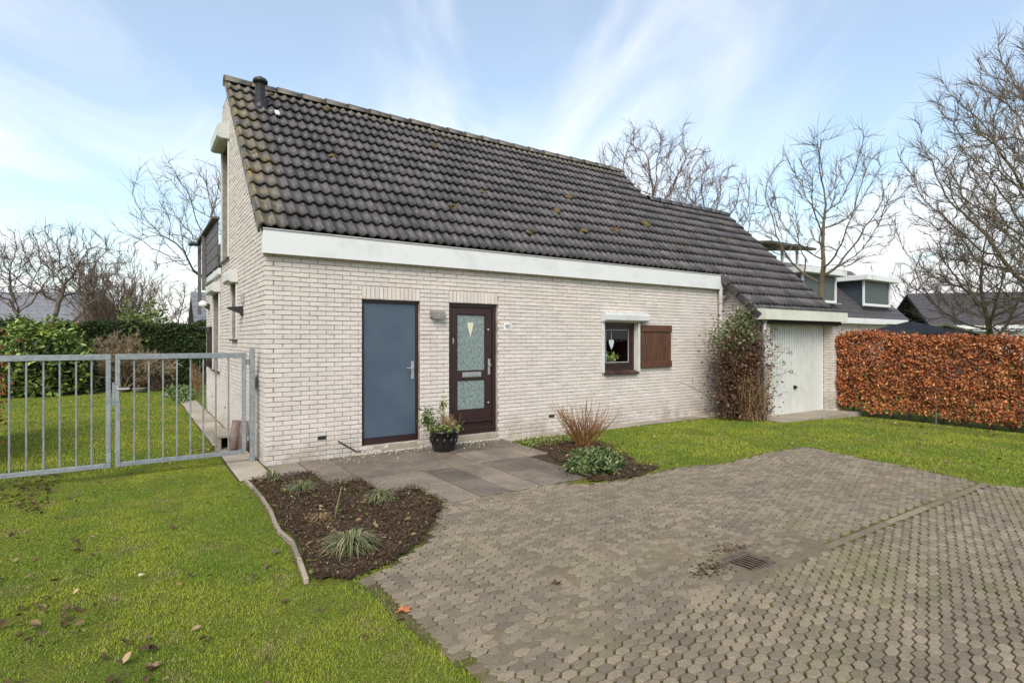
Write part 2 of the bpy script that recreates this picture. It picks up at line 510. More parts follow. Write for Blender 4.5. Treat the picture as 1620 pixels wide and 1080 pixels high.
def door_mat():
    m, t, p = newmat('blue_grey_sheet'); n = N(t)
    c = n.mix(n.ramp(n.noise(1.8, 5, .6), .3, .7), (.048, .073, .105), (.066, .092, .126))
    c = n.mix(n.ramp(n.noise(160, 2, .6), .62, .72), c, (.12, .15, .18))
    sc_ = n.math('MULTIPLY', n.ramp(n.noise(4.2, 4, .6, dist=2.0), .60, .72), n.ramp(n.sep(n.pos())[2], .62, .25))
    c = n.mix(n.math('MULTIPLY', sc_, .6), c, (.05, .07, .10))
    n.put(p.inputs['Base Color'], c); n.put(p.inputs['Roughness'], n.ramp(n.noise(3, 4), .3, .7, .38, .6))
    n.put(p.inputs['Normal'], n.bump(n.noise(120, 3), .12, .003))
    return m

def glass_mat(name, tint=(.9, .95, .95), ior=1.45):
    m = bpy.data.materials.new(name); m.use_nodes = True; t = m.node_tree; t.nodes.clear()
    o = t.nodes.new('ShaderNodeOutputMaterial'); mx = t.nodes.new('ShaderNodeMixShader')
    tr = t.nodes.new('ShaderNodeBsdfTransparent'); gl = t.nodes.new('ShaderNodeBsdfGlossy'); fr = t.nodes.new('ShaderNodeFresnel')
    tr.inputs[0].default_value = (*tint, 1); gl.inputs['Roughness'].default_value = .02; fr.inputs[0].default_value = ior
    ge = t.nodes.new('ShaderNodeNewGeometry'); mm = t.nodes.new('ShaderNodeMath'); mm.operation = 'SUBTRACT'; mm.inputs[0].default_value = 1; m2 = t.nodes.new('ShaderNodeMath'); m2.operation = 'MULTIPLY'
    t.links.new(ge.outputs['Backfacing'], mm.inputs[1]); t.links.new(mm.outputs[0], m2.inputs[0]); t.links.new(fr.outputs[0], m2.inputs[1]); t.links.new(m2.outputs[0], mx.inputs[0]); t.links.new(tr.outputs[0], mx.inputs[1]); t.links.new(gl.outputs[0], mx.inputs[2]); t.links.new(mx.outputs[0], o.inputs[0])
    return m

def frosted_mat():
    m, t, p = newmat('frosted_glass'); n = N(t)
    r = n.noise(70, 4, .7, stretch=(1.6, 1, .35), dist=.4)
    c = n.mix(n.ramp(r, .34, .66), (.085, .125, .115), (.34, .40, .375))
    n.put(p.inputs['Base Color'], c); p.inputs['Roughness'].default_value = .22
    n.put(p.inputs['Normal'], n.bump(r, .8, .02)); return m

def soil_mat():
    m, t, p = newmat('dark_soil'); n = N(t)
    c = n.mix(n.ramp(n.noise(14, 5, .7), .35, .65), (.055, .034, .021), (.10, .067, .042))
    c = n.mix(n.ramp(n.noise(70, 3, .7), .58, .70), c, (.155, .11, .08))
    c = n.mix(n.ramp(n.noise(45, 3, .7), .60, .72), c, (.022, .014, .010))
    n.put(p.inputs['Base Color'], c); p.inputs['Roughness'].default_value = .95; p.inputs['Specular IOR Level'].default_value = .15
    n.put(p.inputs['Normal'], n.bump(n.noise(80, 5, .7), .9, .02)); return m

def leafm(name, c1, c2, c3=None, rv=.35, rough=.5, scale=6, spec=.35):
    m, t, p = newmat(name); n = N(t)
    c = n.mix(n.ramp(n.noise(scale, 4, .6), .35, .65), c1, c2)
    if c3: c = n.mix(n.ramp(n.attr(), .70, .92), c, c3)
    r2 = n.math('FRACT', n.math('MULTIPLY', n.attr(), 7.31))
    c = n.val(c, n.math('ADD', n.math('MULTIPLY', r2, 2 * rv), 1 - rv))
    n.put(p.inputs['Base Color'], c); p.inputs['Roughness'].default_value = rough; p.inputs['Specular IOR Level'].default_value = spec
    return m

MT = dict(
    brick=brick_mat(), tile=tile_mat(), lawn=lawn_mat(), blade=blade_mat(), paver=paver_mat(), joint=joint_mat(),
    mortar=M('mortar', (.25, .21, .178), (.43, .375, .33), 5, .95, .4, 120, lo=.38, hi=.62),
    stucco=M('far_brick', (.52, .47, .40), (.45, .40, .34), 6, .9, .3, 40),
    underlay=M('roof_underlay', (.022, .020, .020), rough=.9),
    white=white_mat('white_fascia', (.66, .655, .64), (.58, .575, .56)),
    cream=white_mat('cream_fascia', (.60, .59, .50), (.52, .51, .42)),
    alu=white_mat('white_aluminium', (.56, .56, .53), (.48, .48, .45)),
    slab=slab_mat('washed_gravel_slab', (.205, .160, .116), (.130, .102, .076), (.44, .37, .29)),
    conc=slab_mat('pale_concrete_slab', (.36, .305, .235), (.29, .24, .18), (.42, .37, .31)),
    strip=slab_mat('concrete_gutter_strip', (.30, .24, .175), (.245, .195, .142), (.40, .35, .28)),
    blue=door_mat(), frost=frosted_mat(), soil=soil_mat(), glass=glass_mat('window_glass'),
    brown=M('dark_brown_wood', (.020, .0075, .0065), (.034, .0135, .011), 7, .42, .25, 40, .003, stretch=(6, 6, .6)),
    shutter=M('stained_oak', (.058, .022, .013), (.120, .050, .024), 9, .5, .3, 50, .003, stretch=(7, 7, .5), rv=.18),
    sillb=M('brown_sill_tile', (.075, .038, .032), (.045, .022, .02), 20, .35, rv=.3),
    steel=M('brushed_steel', (.55, .55, .54), (.45, .45, .44), 20, .38, metal=.85),
    galv=M('galvanised_steel', (.22, .235, .24), (.30, .315, .325), 14, .5, .12, 60, .002, metal=.35, rv=.08),
    zinc=M('grey_pipe', (.33, .31, .30), (.42, .40, .38), 4, .6),
    black=M('black_plastic', (.014, .013, .014), (.028, .026, .026), 10, .45),
    pot=M('glazed_black_pot', (.010, .009, .009), (.024, .019, .017), 30, .28, .5, 30, .006),
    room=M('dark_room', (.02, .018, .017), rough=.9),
    grey=M('weathered_grey_wood', (.085, .080, .080), (.14, .13, .125), 7, .75, .3, 60, .003, stretch=(1, .4, 6)),
    iron=M('rusted_iron', (.075, .050, .034), (.125, .085, .060), 25, .62, .3, 90, .002),
    void=M('drain_void', (.006, .006, .006), rough=.9),
    gdoor=white_mat('painted_steel_door', (.62, .625, .585), (.55, .555, .51)),
    plate=M('enamel_plate', (.74, .74, .72), rough=.35),
    ink=M('dark_lettering', (.03, .03, .035), rough=.5),
    clay=M('brown_clay', (.15, .10, .08), (.23, .165, .135), 12, .8, .3, 60),
    stone=M('grey_stone', (.26, .23, .20), (.18, .16, .14), 10, .85, .4, 50),
    pebble=M('white_pebble', (.48, .44, .36), (.36, .31, .25), 30, .8, rv=.4),
    barkA=M('olive_bark', (.105, .085, .048), (.150, .125, .068), 9, .9, .5, 30, .01, rv=.12),
    barkB=M('brown_bark', (.105, .080, .060), (.155, .120, .092), 9, .9, .4, 30, .01, rv=.12),
    barkC=M('grey_bark', (.12, .105, .092), (.18, .16, .14), 9, .9, .4, 30, .01, rv=.12),
    twigA=M('pale_brown_twig', (.145, .112, .078), (.20, .155, .11), 5, .9, rv=.2),
    twigT=M('tan_twig', (.25, .185, .11), (.32, .24, .145), 5, .9, rv=.2),
    twigB=M('red_brown_twig', (.155, .105, .080), (.205, .145, .11), 5, .9, rv=.2),
    twigR=M('dogwood_stem', (.18, .075, .030), (.25, .125, .042), 6, .7, rv=.3),
    twigD=M('dark_twig', (.095, .068, .050), (.14, .102, .075), 6, .85, rv=.25),
    straw=M('dry_straw_stem', (.30, .20, .095), (.22, .13, .06), 6, .8, rv=.3),
    beech=leafm('dry_beech_leaf', (.37, .112, .033), (.20, .055, .018), (.50, .215, .085), .55, .55, 5, .3),
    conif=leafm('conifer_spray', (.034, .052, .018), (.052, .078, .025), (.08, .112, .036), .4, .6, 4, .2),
    laurel=leafm('laurel_leaf', (.125, .185, .028), (.20, .265, .045), (.30, .36, .09), .4, .35, 3, .5),
    lime=leafm('lime_leaf', (.13, .175, .035), (.185, .215, .055), (.26, .28, .09), .35, .5, 4),
    green=leafm('small_green_leaf', (.080, .115, .034), (.115, .155, .048), (.20, .23, .10), .4, .5, 12),
    redlf=leafm('maroon_leaf', (.062, .024, .013), (.10, .042, .020), (.21, .11, .05), .5, .55, 9),
    tuft=leafm('blue_green_grass', (.115, .135, .052), (.165, .175, .075), (.32, .26, .14), .35, .6, 14),
    dead=leafm('dead_leaf', (.065, .040, .020), (.115, .070, .034), (.32, .225, .12), .5, .8, 10, .15),
    orange=leafm('orange_leaf', (.36, .12, .045), (.42, .17, .07), None, .2, .7, 30, .2),
    mulch=leafm('bark_mulch', (.048, .029, .017), (.085, .054, .033), (.17, .115, .072), .5, .9, 14, .1),
    moss=M('roof_moss', (.105, .075, .030), (.19, .135, .045), 40, .95, .9, 90, .02),
    farbrick=M('far_red_brick', (.24, .145, .105), (.19, .115, .085), 12, .9, .3, 40),
    fartile=M('far_grey_tile', (.13, .13, .14), (.19, .19, .20), 5, .6),
    cladding=M('dark_green_cladding', (.045, .058, .058), (.075, .092, .090), 14, .5, .2, 60),
    darkclad=M('dark_blue_cladding', (.030, .040, .052), (.052, .066, .080), 9, .55),
    render=M('white_render', (.72, .72, .70), (.64, .64, .62), 3, .8),
    canopy=M('dark_felt', (.055, .050, .034), (.085, .078, .052), 6, .9),
    tent=M('black_fabric', (.013, .013, .014), rough=.7),
    mossroof=M('mossy_felt_roof', (.125, .145, .065), (.165, .155, .10), 5, .95, .4, 40),
    darkbrick=M('dark_brown_brick', (.22, .175, .145), (.33, .275, .235), 14, .9, .4, 40),  # darker than the wall brick, for the gable window reveals
    card=M('cream_paper', (.62, .57, .42), rough=.8),
    porcel=M('white_porcelain', (.78, .78, .76), rough=.3),
)

# ------------------------------------------------------------------ ground
gx = np.array([-900, -300, -100, -40, -20, -10, -6, -3, 0, 2.17, 2.43, 3, 5, 6, 7, 7.6, 8.2, 8.8, 9.4, 10, 10.6, 11.2, 11.8, 12.4, 14, 18, 25, 40, 80, 200, 900.])
gy = np.array([-400, -100, -40, -20, -12, -8, -5.41, -5.17, -5, -2, 0, 3, 8, 15, 25, 40, 80, 200, 900.])
GX, GY = np.meshgrid(gx, gy, indexing='ij')
GV = np.stack([GX, GY, gz(GX)], -1).reshape(-1, 3)
ny = len(gy); ii, jj = np.meshgrid(np.arange(len(gx) - 1), np.arange(ny - 1), indexing='ij')
q = (ii * ny + jj).ravel()
q = np.array([k_ for k_ in q if not (abs(GV[k_, 0] - 2.17) < .01 and abs(GV[k_, 1] + 5.41) < .01)])      # opening for the drain pit
o = link('ground', mesh_np('ground', GV, np.stack([q, q + ny, q + ny + 1, q + 1], -1), MT['lawn'], smooth=True))
tag(o, kind='structure')

DRIVE = [(1.13, -2.74), (2.55, -2.76), (2.80, -3.00), (3.45, -3.06), (4.25, -3.02), (5.0, -3.2), (6.05, -3.1), (7.0, -3.18), (6.85, -3.8), (6.75, -4.5), (6.6, -5.1), (6.5, -5.5), (6.9, -6.2), (8.5, -9), (9, -11), (-.6, -11), (-.05, -6.2), (-.03, -5.4), (-.07, -5.0), (-.12, -4.69), (-.10, -4.3), (-.17, -4.03), (.15, -3.90), (.52, -3.62), (.80, -3.22)]
def smooth_noise(X, Y, cell, seed):
    g = np.random.default_rng(seed).random((256, 256)); u_ = X / cell; v_ = Y / cell
    i_ = np.floor(u_).astype(int); j_ = np.floor(v_).astype(int); a_ = u_ - i_; b_ = v_ - j_; a_ = a_ * a_ * (3 - 2 * a_); b_ = b_ * b_ * (3 - 2 * b_)
    G = lambda p, q: g[p % 256, q % 256]
    return (G(i_, j_) * (1 - a_) + G(i_ + 1, j_) * a_) * (1 - b_) + (G(i_, j_ + 1) * (1 - a_) + G(i_ + 1, j_ + 1) * a_) * b_
# sand and moss bed: uneven sheet that fills the joints, here and there over the blocks
def sheet_z(X, Y):
    nz_ = .34 * smooth_noise(X, Y, .9, 1) + .28 * smooth_noise(X, Y, .28, 2) + .38 * smooth_noise(X, Y, .075, 3)
    up = 1 / (1 + np.exp((-5.55 - Y) * 12))
    nz_ = nz_ + .13 * np.exp(-(((X - 1.7) / 1.3) ** 2 + ((Y + 5.35) / .40) ** 2)) + .09 * np.exp(-(((X - .4) / .7) ** 2 + ((Y + 5.6) / .9) ** 2)) - .10 * (Y > -4.6) - .03
    return np.clip(.006 + (nz_ - .36) * (.026 + .014 * up) + .004 * up, .004, .0212)
stp = .03
nx, ny_ = int(10.4 / stp), int(6.4 / stp)
X, Y = np.meshgrid(-.7 + np.arange(nx) * stp, -8.9 + np.arange(ny_) * stp, indexing='ij')
Pq = np.stack([X, Y], -1).reshape(-1, 2); ins = inpoly(Pq, DRIVE)
i_, j_ = np.meshgrid(np.arange(nx - 1), np.arange(ny_ - 1), indexing='ij'); q_ = (i_ * ny_ + j_).ravel(); F = np.stack([q_, q_ + ny_, q_ + ny_ + 1, q_ + 1], -1)
cen = Pq[F].mean(1)
F = F[(ins[F].sum(1) >= 2) & ~((np.abs(cen[:, 0] - 2.30) < .15) & (np.abs(cen[:, 1] + 5.29) < .14))]
drive = link('driveway', mesh_np('driveway', np.c_[Pq, sheet_z(Pq[:, 0], Pq[:, 1])], F, MT['joint'], smooth=True))
tag(drive, kind='structure')
DR = (2.14, 2.46, -5.44, -5.14)                     # drain opening x0 x1 y0 y1

# hexagonal pavers
hexa = np.array([(.0575, 0), (.0305, .031), (-.0305, .031), (-.0575, 0), (-.0305, -.031), (.0305, -.031)])
def paver_template(sc_, h, wob):
    V = []
    for s_, z_ in ((1.0, 0.0), (.985, h * .86), (.90, h)):
        for k, p in enumerate(hexa): V.append((p[0] * s_ * sc_ * (1 + wob[k]), p[1] * s_ * sc_ * (1 + wob[k]), z_))
    V.append((0, 0, h * 1.01))
    F = []
    for r in range(2):
        for k in range(6):
            a_, b_ = r * 6 + k, r * 6 + (k + 1) % 6
            F += [(a_, b_, b_ + 6), (a_, b_ + 6, a_ + 6)]
    F += [(12 + k, 12 + (k + 1) % 6, 18) for k in range(6)]
    return np.array(V), np.array(F)
pts = []
for i in range(-8, 98):
    xx = i * .088
    for j in range(0, 92):
        yy = -2.77 - j * .062 - (.031 if i % 2 else 0)
        pts.append((xx, yy))
pts = np.array(pts)
keep = inpoly(pts, DRIVE)
for dx, dy in ((.05, 0), (-.05, 0), (0, .03), (0, -.03)): keep &= inpoly(pts + np.array([dx, dy]), DRIVE)
keep &= ~((pts[:, 0] > DR[0] - .06) & (pts[:, 0] < DR[1] + .06) & (pts[:, 1] > DR[2] - .05) & (pts[:, 1] < DR[3] + .05))
keep &= ~((pts[:, 1] > -5.505) & (pts[:, 1] < -5.40) & (pts[:, 0] > 2.5))
pts = pts[keep]
sx, sy, st = screen(np.c_[pts, np.zeros(len(pts))])
vis = (sx > -150) & (sx < 1850) & (sy < 1250) & (st > .8)
pts = pts[vis]; sx, sy, st = sx[vis], sy[vis], st[vis]
inside = (sx > 5) & (sx < 1615) & (sy < 1075)
order = np.argsort(np.where(inside, st, 99))
PV = []
for k in range(12):
    lower = k < 6
    V_, F_ = paver_template(.90 if lower else .962, .018 if lower else .0155, rng.normal(size=6) * .07)
    PV.append((V_, F_, mesh_np('paver', V_, F_, MT['paver'], k % 6 / 5., False)))
for i in order[:300]:
    x_, y_ = pts[i]
    k = random.randrange(6) + (0 if y_ < -5.5 else 6)
    o = link('paver', PV[k][2], drive, (x_, y_, .006 + random.uniform(-.003, .002)))
    o.rotation_euler = (random.uniform(-.05, .05), random.uniform(-.05, .05), random.uniform(-.04, .04))
VV, FF, RR = [], [], []; nb = 0
for k in range(12):
    sel = [i for i in order[300:] if (pts[i, 1] < -5.5) == (k < 6) and i % 6 == k % 6]
    if not sel: continue
    V_, F_, _ = PV[k]; P_ = pts[sel]; n_ = len(sel)
    a_ = rng.normal(size=n_) * .05
    m_ = np.zeros((n_, 3, 3)); m_[:, 0, 0] = np.cos(a_); m_[:, 0, 1] = -np.sin(a_); m_[:, 1, 0] = np.sin(a_); m_[:, 1, 1] = np.cos(a_); m_[:, 2, 2] = 1
    m_[:, 2, 0] = rng.normal(size=n_) * .03; m_[:, 2, 1] = rng.normal(size=n_) * .03
    W = np.einsum('nij,kj->nki', m_, V_) + np.c_[P_, .006 + rng.uniform(-.0035, .003, n_)][:, None]
    VV.append(W.reshape(-1, 3)); FF.append((F_[None] + (np.arange(n_) * len(V_))[:, None, None]).reshape(-1, 3) + nb); nb += n_ * len(V_)
    RR.append(np.repeat(rng.random(n_), len(V_)))
o = link('paver_field', mesh_np('paver_field', np.concatenate(VV), np.concatenate(FF), MT['paver'], np.concatenate(RR), False), drive)
o['kind'] = 'stuff'
# gutter strip: two rows of long concrete blocks
for r_, (y0, y1, zt) in enumerate(((-5.485, -5.42, .018),)):
    x_ = 2.52 + r_ * .4
    while x_ < 6.45:
        L_ = min(.8, 6.55 - x_)
        MB().box(x_, x_ + L_ - .006, y0, y1, .004, zt - .001 * 1 + random.uniform(-.0015, .0015), .004).build('gutter_block', MT['paver'], drive, rnd=random.random())
        x_ += L_

# patio slabs
patio = link('patio', mesh_py('patio', [(x, y, .005) for x, y in ((0.0, -.02), (3.55, -.02), (3.5, -1.4), (3.12, -2.7), (1.17, -2.76), (1.17, -2.04), (.78, -2.04), (.78, -1.36), (.39, -1.36), (.39, -.68), (0, -.68))], [tuple(range(11))[::-1]], MT['soil']))
tag(patio, kind='structure')
nrow = [1, 2, 3, 4, 4, 4, 4, 4, 2]
for c_ in range(9):
    for r_ in range(nrow[c_]):
        x0, x1 = c_ * .39 + .007, c_ * .39 + .384
        y1, y0 = -.05 - r_ * .68, -.05 - (r_ + 1) * .68 + .014
        zt = .021 + random.uniform(-.006, .006)
        b = MB(); b.box(x0, x1, y0, y1, .0, zt, .005)
        b.build('paving_slab', MT['conc'] if c_ == 0 else MT['slab'], patio, rnd=random.random())
# concrete path along the gable
path = link('path', mesh_py('path', [(x, y, .004) for x, y in ((-.40, -.68), (-.02, -.68), (-.02, 9.3), (-.40, 9.3))], [(0, 1, 2, 3)], MT['soil']))
tag(path, kind='structure')
y_ = -.66
while y_ < 9.2:
    MB().box(-.385 + random.uniform(-.008, .008), -.03, y_, y_ + .572, 0, .022 + random.uniform(-.005, .005), .005).build('path_slab', MT['conc'], path, rnd=random.random())
    y_ += .58
# narrow concrete edge along the front wall and apron of the garage
strip = link('wall_edge_strip', mesh_py('wall_edge_strip', [(x, y, .004) for x, y in ((3.56, -.30), (9.44, -.30), (9.44, -.01), (3.56, -.01))], [(0, 1, 2, 3)], MT['soil']))
tag(strip, kind='structure')
x_ = 3.57
while x_ < 9.4:
    L_ = min(.6, 9.42 - x_)
    MB().box(x_, x_ + L_ - .006, -.29, -.02, -.04, .016 + random.uniform(-.003, .003), .004).build('edge_slab', MT['conc'], strip, rnd=random.random())
    x_ += L_
apr = MB().prism([(9.40, -.04), (12.62, -.155), (12.62, -.055), (9.40, -.028)], 1, -1.42, -.60).build('garage_apron', MT['conc'])
tag(apr, kind='structure')

# planting beds: lumpy soil
def soil_bed(name, poly, step=.035, amp=.035):
    a_ = np.array(poly); lo, hi = a_.min(0) - .02, a_.max(0) + .02
    nx, ny_ = (np.ceil((hi - lo) / step)).astype(int) + 1
    X, Y = np.meshgrid(lo[0] + np.arange(nx) * step, lo[1] + np.arange(ny_) * step, indexing='ij')
    H = rng.random((nx, ny_))
    Hs = (H + np.roll(H, 1, 0) + np.roll(H, 1, 1) + np.roll(H, (1, 1), (0, 1))) / 4
    P = np.stack([X, Y], -1).reshape(-1, 2) + rng.normal(size=(nx * ny_, 2)) * step * .15
    ins = inpoly(P, poly)
    edge = np.ones(len(P))
    for k in range(12):
        t_ = k * math.pi / 6
        edge = np.minimum(edge, inpoly(P + .09 * np.array([math.cos(t_), math.sin(t_)]), poly) * .55 + .45)
    Z = .008 + edge * .018 + (Hs.ravel() - .5) * amp * 2 * edge
    i_, j_ = np.meshgrid(np.arange(nx - 1), np.arange(ny_ - 1), indexing='ij')
    q_ = (i_ * ny_ + j_).ravel(); F = np.stack([q_, q_ + ny_, q_ + ny_ + 1, q_ + 1], -1)
    F = F[ins[F].sum(1) >= 3]
    return link(name, mesh_np(name, np.c_[P, Z], F, MT['soil']))
BEDL = [(-.29, -.72), (-.28, -1.3), (-.29, -2), (-.34, -2.6), (-.31, -3), (-.39, -3.8), (-.17, -3.98), (.15, -3.86), (.52, -3.58), (.83, -3.15), (1.14, -2.74), (1.15, -2.06), (.77, -2.06), (.77, -1.38), (.38, -1.38), (.38, -.70)]
BEDR = [(3.62, -.75), (3.52, -1.1), (3.42, -1.5), (3.28, -1.85), (3.14, -2.35), (2.90, -2.93), (3.20, -3.00), (3.55, -3.05), (3.95, -2.93), (4.15, -2.86), (4.02, -2.55), (4.28, -2.25), (4.33, -1.85), (4.62, -1.5), (4.55, -1.05), (4.2, -.85), (3.95, -.62)]
bedl = tag(soil_bed('flower_bed', BEDL), kind='structure')
bedr = tag(soil_bed('flower_bed', BEDR, .04, .03), kind='structure')
for poly, dn, nm in ((BEDL, 4200, bedl), (BEDR, 1800, bedr)):
    P = scatter(poly, dn)
    leaves('mulch', np.c_[P, .03 + rng.random(len(P)) * .03], .019, MT['mulch'], nm, tilt=1.1, kite=True)

# crumbs spilled over the bed edges, dead leaves lying on the soil
for poly, nm, sg in ((BEDL, bedl, .07), (BEDR, bedr, .13)):
    ex = []
    for (x0, y0), (x1, y1) in zip(poly, poly[1:] + poly[:1]):
        m_ = int(150 * math.hypot(x1 - x0, y1 - y0)); t_ = rng.random(m_); ex.append(np.c_[x0 + (x1 - x0) * t_, y0 + (y1 - y0) * t_] + rng.normal(size=(m_, 2)) * sg)
    ex = np.concatenate(ex)
    leaves('spilled_mulch', np.c_[ex, .022 + rng.random(len(ex)) * .012], .022, MT['mulch'], nm, tilt=.6, kite=True)
    P = scatter(poly, 26)
    leaves('bed_leaves', np.c_[P, .055 + rng.random(len(P)) * .012], .055, MT['dead'], nm, tilt=.7)
    P = scatter(poly, 60)
    leaves('bed_weeds', np.c_[P, .045 + rng.random(len(P)) * .015], .030, MT['lime'], nm, tilt=.9, kite=True)
# lawns: real blades on the ground sheet
BLV = [(-.5, 0, 0), (.5, 0, 0), (-.32, .10, .55), (.32, .10, .55), (0, .34, 1)]
BLF = [(0, 1, 2), (1, 3, 2), (2, 3, 4)]
def grass(name, P, h, wd, label):
    n_ = len(P)
    t_ = rng.random(n_) * 2 * np.pi; hh = h * (.55 + .8 * rng.random(n_)); ln = .3 + rng.random(n_) ** 1.5 * 4.2
    m_ = np.zeros((n_, 3, 3)); c_, s_ = np.cos(t_), np.sin(t_)
    m_[:, 0, 0] = c_ * wd; m_[:, 1, 0] = s_ * wd
    m_[:, 0, 1] = -s_ * hh * ln; m_[:, 1, 1] = c_ * hh * ln; m_[:, 2, 2] = hh
    o_ = link(name, bulk(name, BLV, BLF, m_, np.c_[P, gz(P[:, 0]) - .002], MT['blade']))
    return tag(o_, label, 'grass', kind='stuff')
def thin(P, holes):
    k_ = np.ones(len(P), bool)
    for x_, y_, r_, f_ in holes:
        d_ = np.hypot(P[:, 0] - x_, P[:, 1] - y_)
        k_ &= ~((d_ < r_ * (.7 + .5 * rng.random(len(P)))) & (rng.random(len(P)) < f_))
    return P[k_]
LF = [(-2.45, .75), (-.43, .75), (-.41, -.6), (-.36, -.8), (-.35, -1.6), (-.37, -2.4), (-.40, -3.1), (-.47, -3.9), (-.2, -4.02), (-.07, -4.3), (-.09, -4.7), (-.04, -5), (.0, -5.4), (-.05, -6.0), (-2.4, -6.2), (-3.2, -2)]
holes = [(-2.25, .1, .35, .9), (-2.45, -.8, .35, .8), (-1.65, .35, .30, .9)] + [(random.uniform(-2.3, -.3), random.uniform(-5.3, .2), random.uniform(.03, .15), random.uniform(.5, .95)) for _ in range(55)] + [(-.35 + random.gauss(0, .2), -4.3 + random.gauss(0, .35), random.uniform(.04, .12), .6) for _ in range(22)] + [(random.uniform(-2.2, -1.4), random.uniform(-4.4, -3.2), random.uniform(.05, .14), .9) for _ in range(24)]
P = scatter(LF, 17000); sx, sy, st = screen(np.c_[P, np.zeros(len(P))]); P = thin(P[(sx > -90) & (sy < 1180)], holes)
grass('lawn_grass', P, .015, .0036, 'short yellow green lawn in front of the metal gate')
LB = [(-7.2, .75), (-.43, .75), (-.43, 9.2), (-.5, 14.6), (-7.2, 15.0)]
P = scatter(LB, 2300); sx, sy, st = screen(np.c_[P, np.zeros(len(P))]); P = P[(sx > -60) & (rng.random(len(P)) < np.clip(1.3 - st / 26, .3, 1))]
P = thin(P, [(random.uniform(-3, -.5), random.uniform(2, 8), random.uniform(.05, .2), .7) for _ in range(40)])
grass('lawn_grass', P, .026, .008, 'smooth green back lawn behind the metal gate')
LR = [(4.75, -.33), (9.3, -.33), (9.3, -1.45), (12.5, -1.45), (12.5, -8), (8.2, -8.2), (6.95, -6.15), (6.55, -5.5), (6.62, -5.1), (6.78, -4.5), (6.88, -3.8), (7.05, -3.15), (6.05, -3.06), (5.0, -3.15), (4.15, -2.95), (4.05, -2.55), (4.3, -2.2), (4.36, -1.85), (4.66, -1.5), (4.6, -1.0)]
P = thin(scatter(LR, 3000), [(random.uniform(4.5, 11.5), random.uniform(-6, -1), random.uniform(.06, .25), .6) for _ in range(90)] + [(11.6, y_, .6, .55) for y_ in np.arange(-6, -1.4, .5)])
grass('lawn_grass', P, .024, .0065, 'green lawn strip between the block paving and the garage')
# moss and stray grass creeping in along the paving edges
ed = []
for (x0, y0), (x1, y1) in zip(DRIVE[3:13], DRIVE[4:14]):
    n_ = int(260 * math.hypot(x1 - x0, y1 - y0)); t_ = rng.random(n_)
    ed.append(np.c_[x0 + (x1 - x0) * t_, y0 + (y1 - y0) * t_] + np.c_[rng.normal(size=n_) * .05, rng.normal(size=n_) * .05])
for (x0, y0), (x1, y1) in zip(DRIVE[16:22], DRIVE[17:23]):
    n_ = int(900 * math.hypot(x1 - x0, y1 - y0)); t_ = rng.random(n_)
    ed.append(np.c_[x0 + (x1 - x0) * t_, y0 + (y1 - y0) * t_] + np.c_[rng.normal(size=n_) * .05, rng.normal(size=n_) * .05])
grass('edge_grass', np.concatenate(ed), .024, .005, 'stray grass creeping over the edges of the block paving')

# ------------------------------------------------------------------ house
house = empty('house', (0, 0, 0), 'pale brick house with dark tiled roof, blue side door and attached garage', 'house')
LBK, HB, DB = .2215, .0625, .10
BR = []       # every brick: centre xyz, length dir xyz, normal xyz, length, height(vertical size)
def lay(O, U, Nn, rows, span, openings=(), start=lambda r: 0.0):
    """running bond on a face; span(row)->(u0,u1); openings in (u0,u1,z0,z1)"""
    O = np.array(O, float); U = np.array(U, float); Nn = np.array(Nn, float)
    for r in rows:
        z0, z1 = r * HB, (r + 1) * HB
        u0, u1 = span(r)
        if u1 - u0 < .03: continue
        iv = [(u0, u1)]
        for a0, a1, b0, b1 in openings:
            if z0 < b1 - .01 and z1 > b0 + .01:
                nv = []
                for p0, p1 in iv:
                    if a1 <= p0 or a0 >= p1: nv.append((p0, p1)); continue
                    if a0 - p0 > .02: nv.append((p0, a0))
                    if p1 - a1 > .02: nv.append((a1, p1))
                iv = nv
        s0 = start(r)
        for p0, p1 in iv:
            k = math.floor((p0 - s0) / LBK + 1e-6)
            while s0 + k * LBK < p1 - .01:
                q0 = max(s0 + k * LBK, p0); q1 = min(s0 + (k + 1) * LBK, p1); k += 1
                if q1 - q0 < .03: continue
                L = q1 - q0 - .0085
                c = O + U * ((q0 + q1) / 2) + Nn * (-DB / 2) + np.array([0, 0, (z0 + z1) / 2])
                BR.append((*c, *U, *Nn, L, HB - .0085))
def cells(rect, openings):
    u0, u1, v0, v1 = rect
    us = sorted({u0, u1} | {x for o_ in openings for x in o_[:2] if u0 < x < u1}); vs = sorted({v0, v1} | {x for o_ in openings for x in o_[2:] if v0 < x < v1})
    for a0, a1 in zip(us, us[1:]):
        for b0, b1 in zip(vs, vs[1:]):
            cu, cv = (a0 + a1) / 2, (b0 + b1) / 2
            if not any(o_[0] < cu < o_[1] and o_[2] < cv < o_[3] for o_ in openings): yield a0, a1, b0, b1

ZD0, ZD1 = 2 * HB, 35 * HB
OPF = [(1.27, 2.15, ZD0, ZD1), (2.64, 3.52, ZD0, ZD1), (5.85, 6.72, 16 * HB, 31 * HB)]
SOLD = [(1.27, 2.15, ZD1, ZD1 + 3 * HB), (2.64, 3.52, ZD1, ZD1 + 3 * HB)]
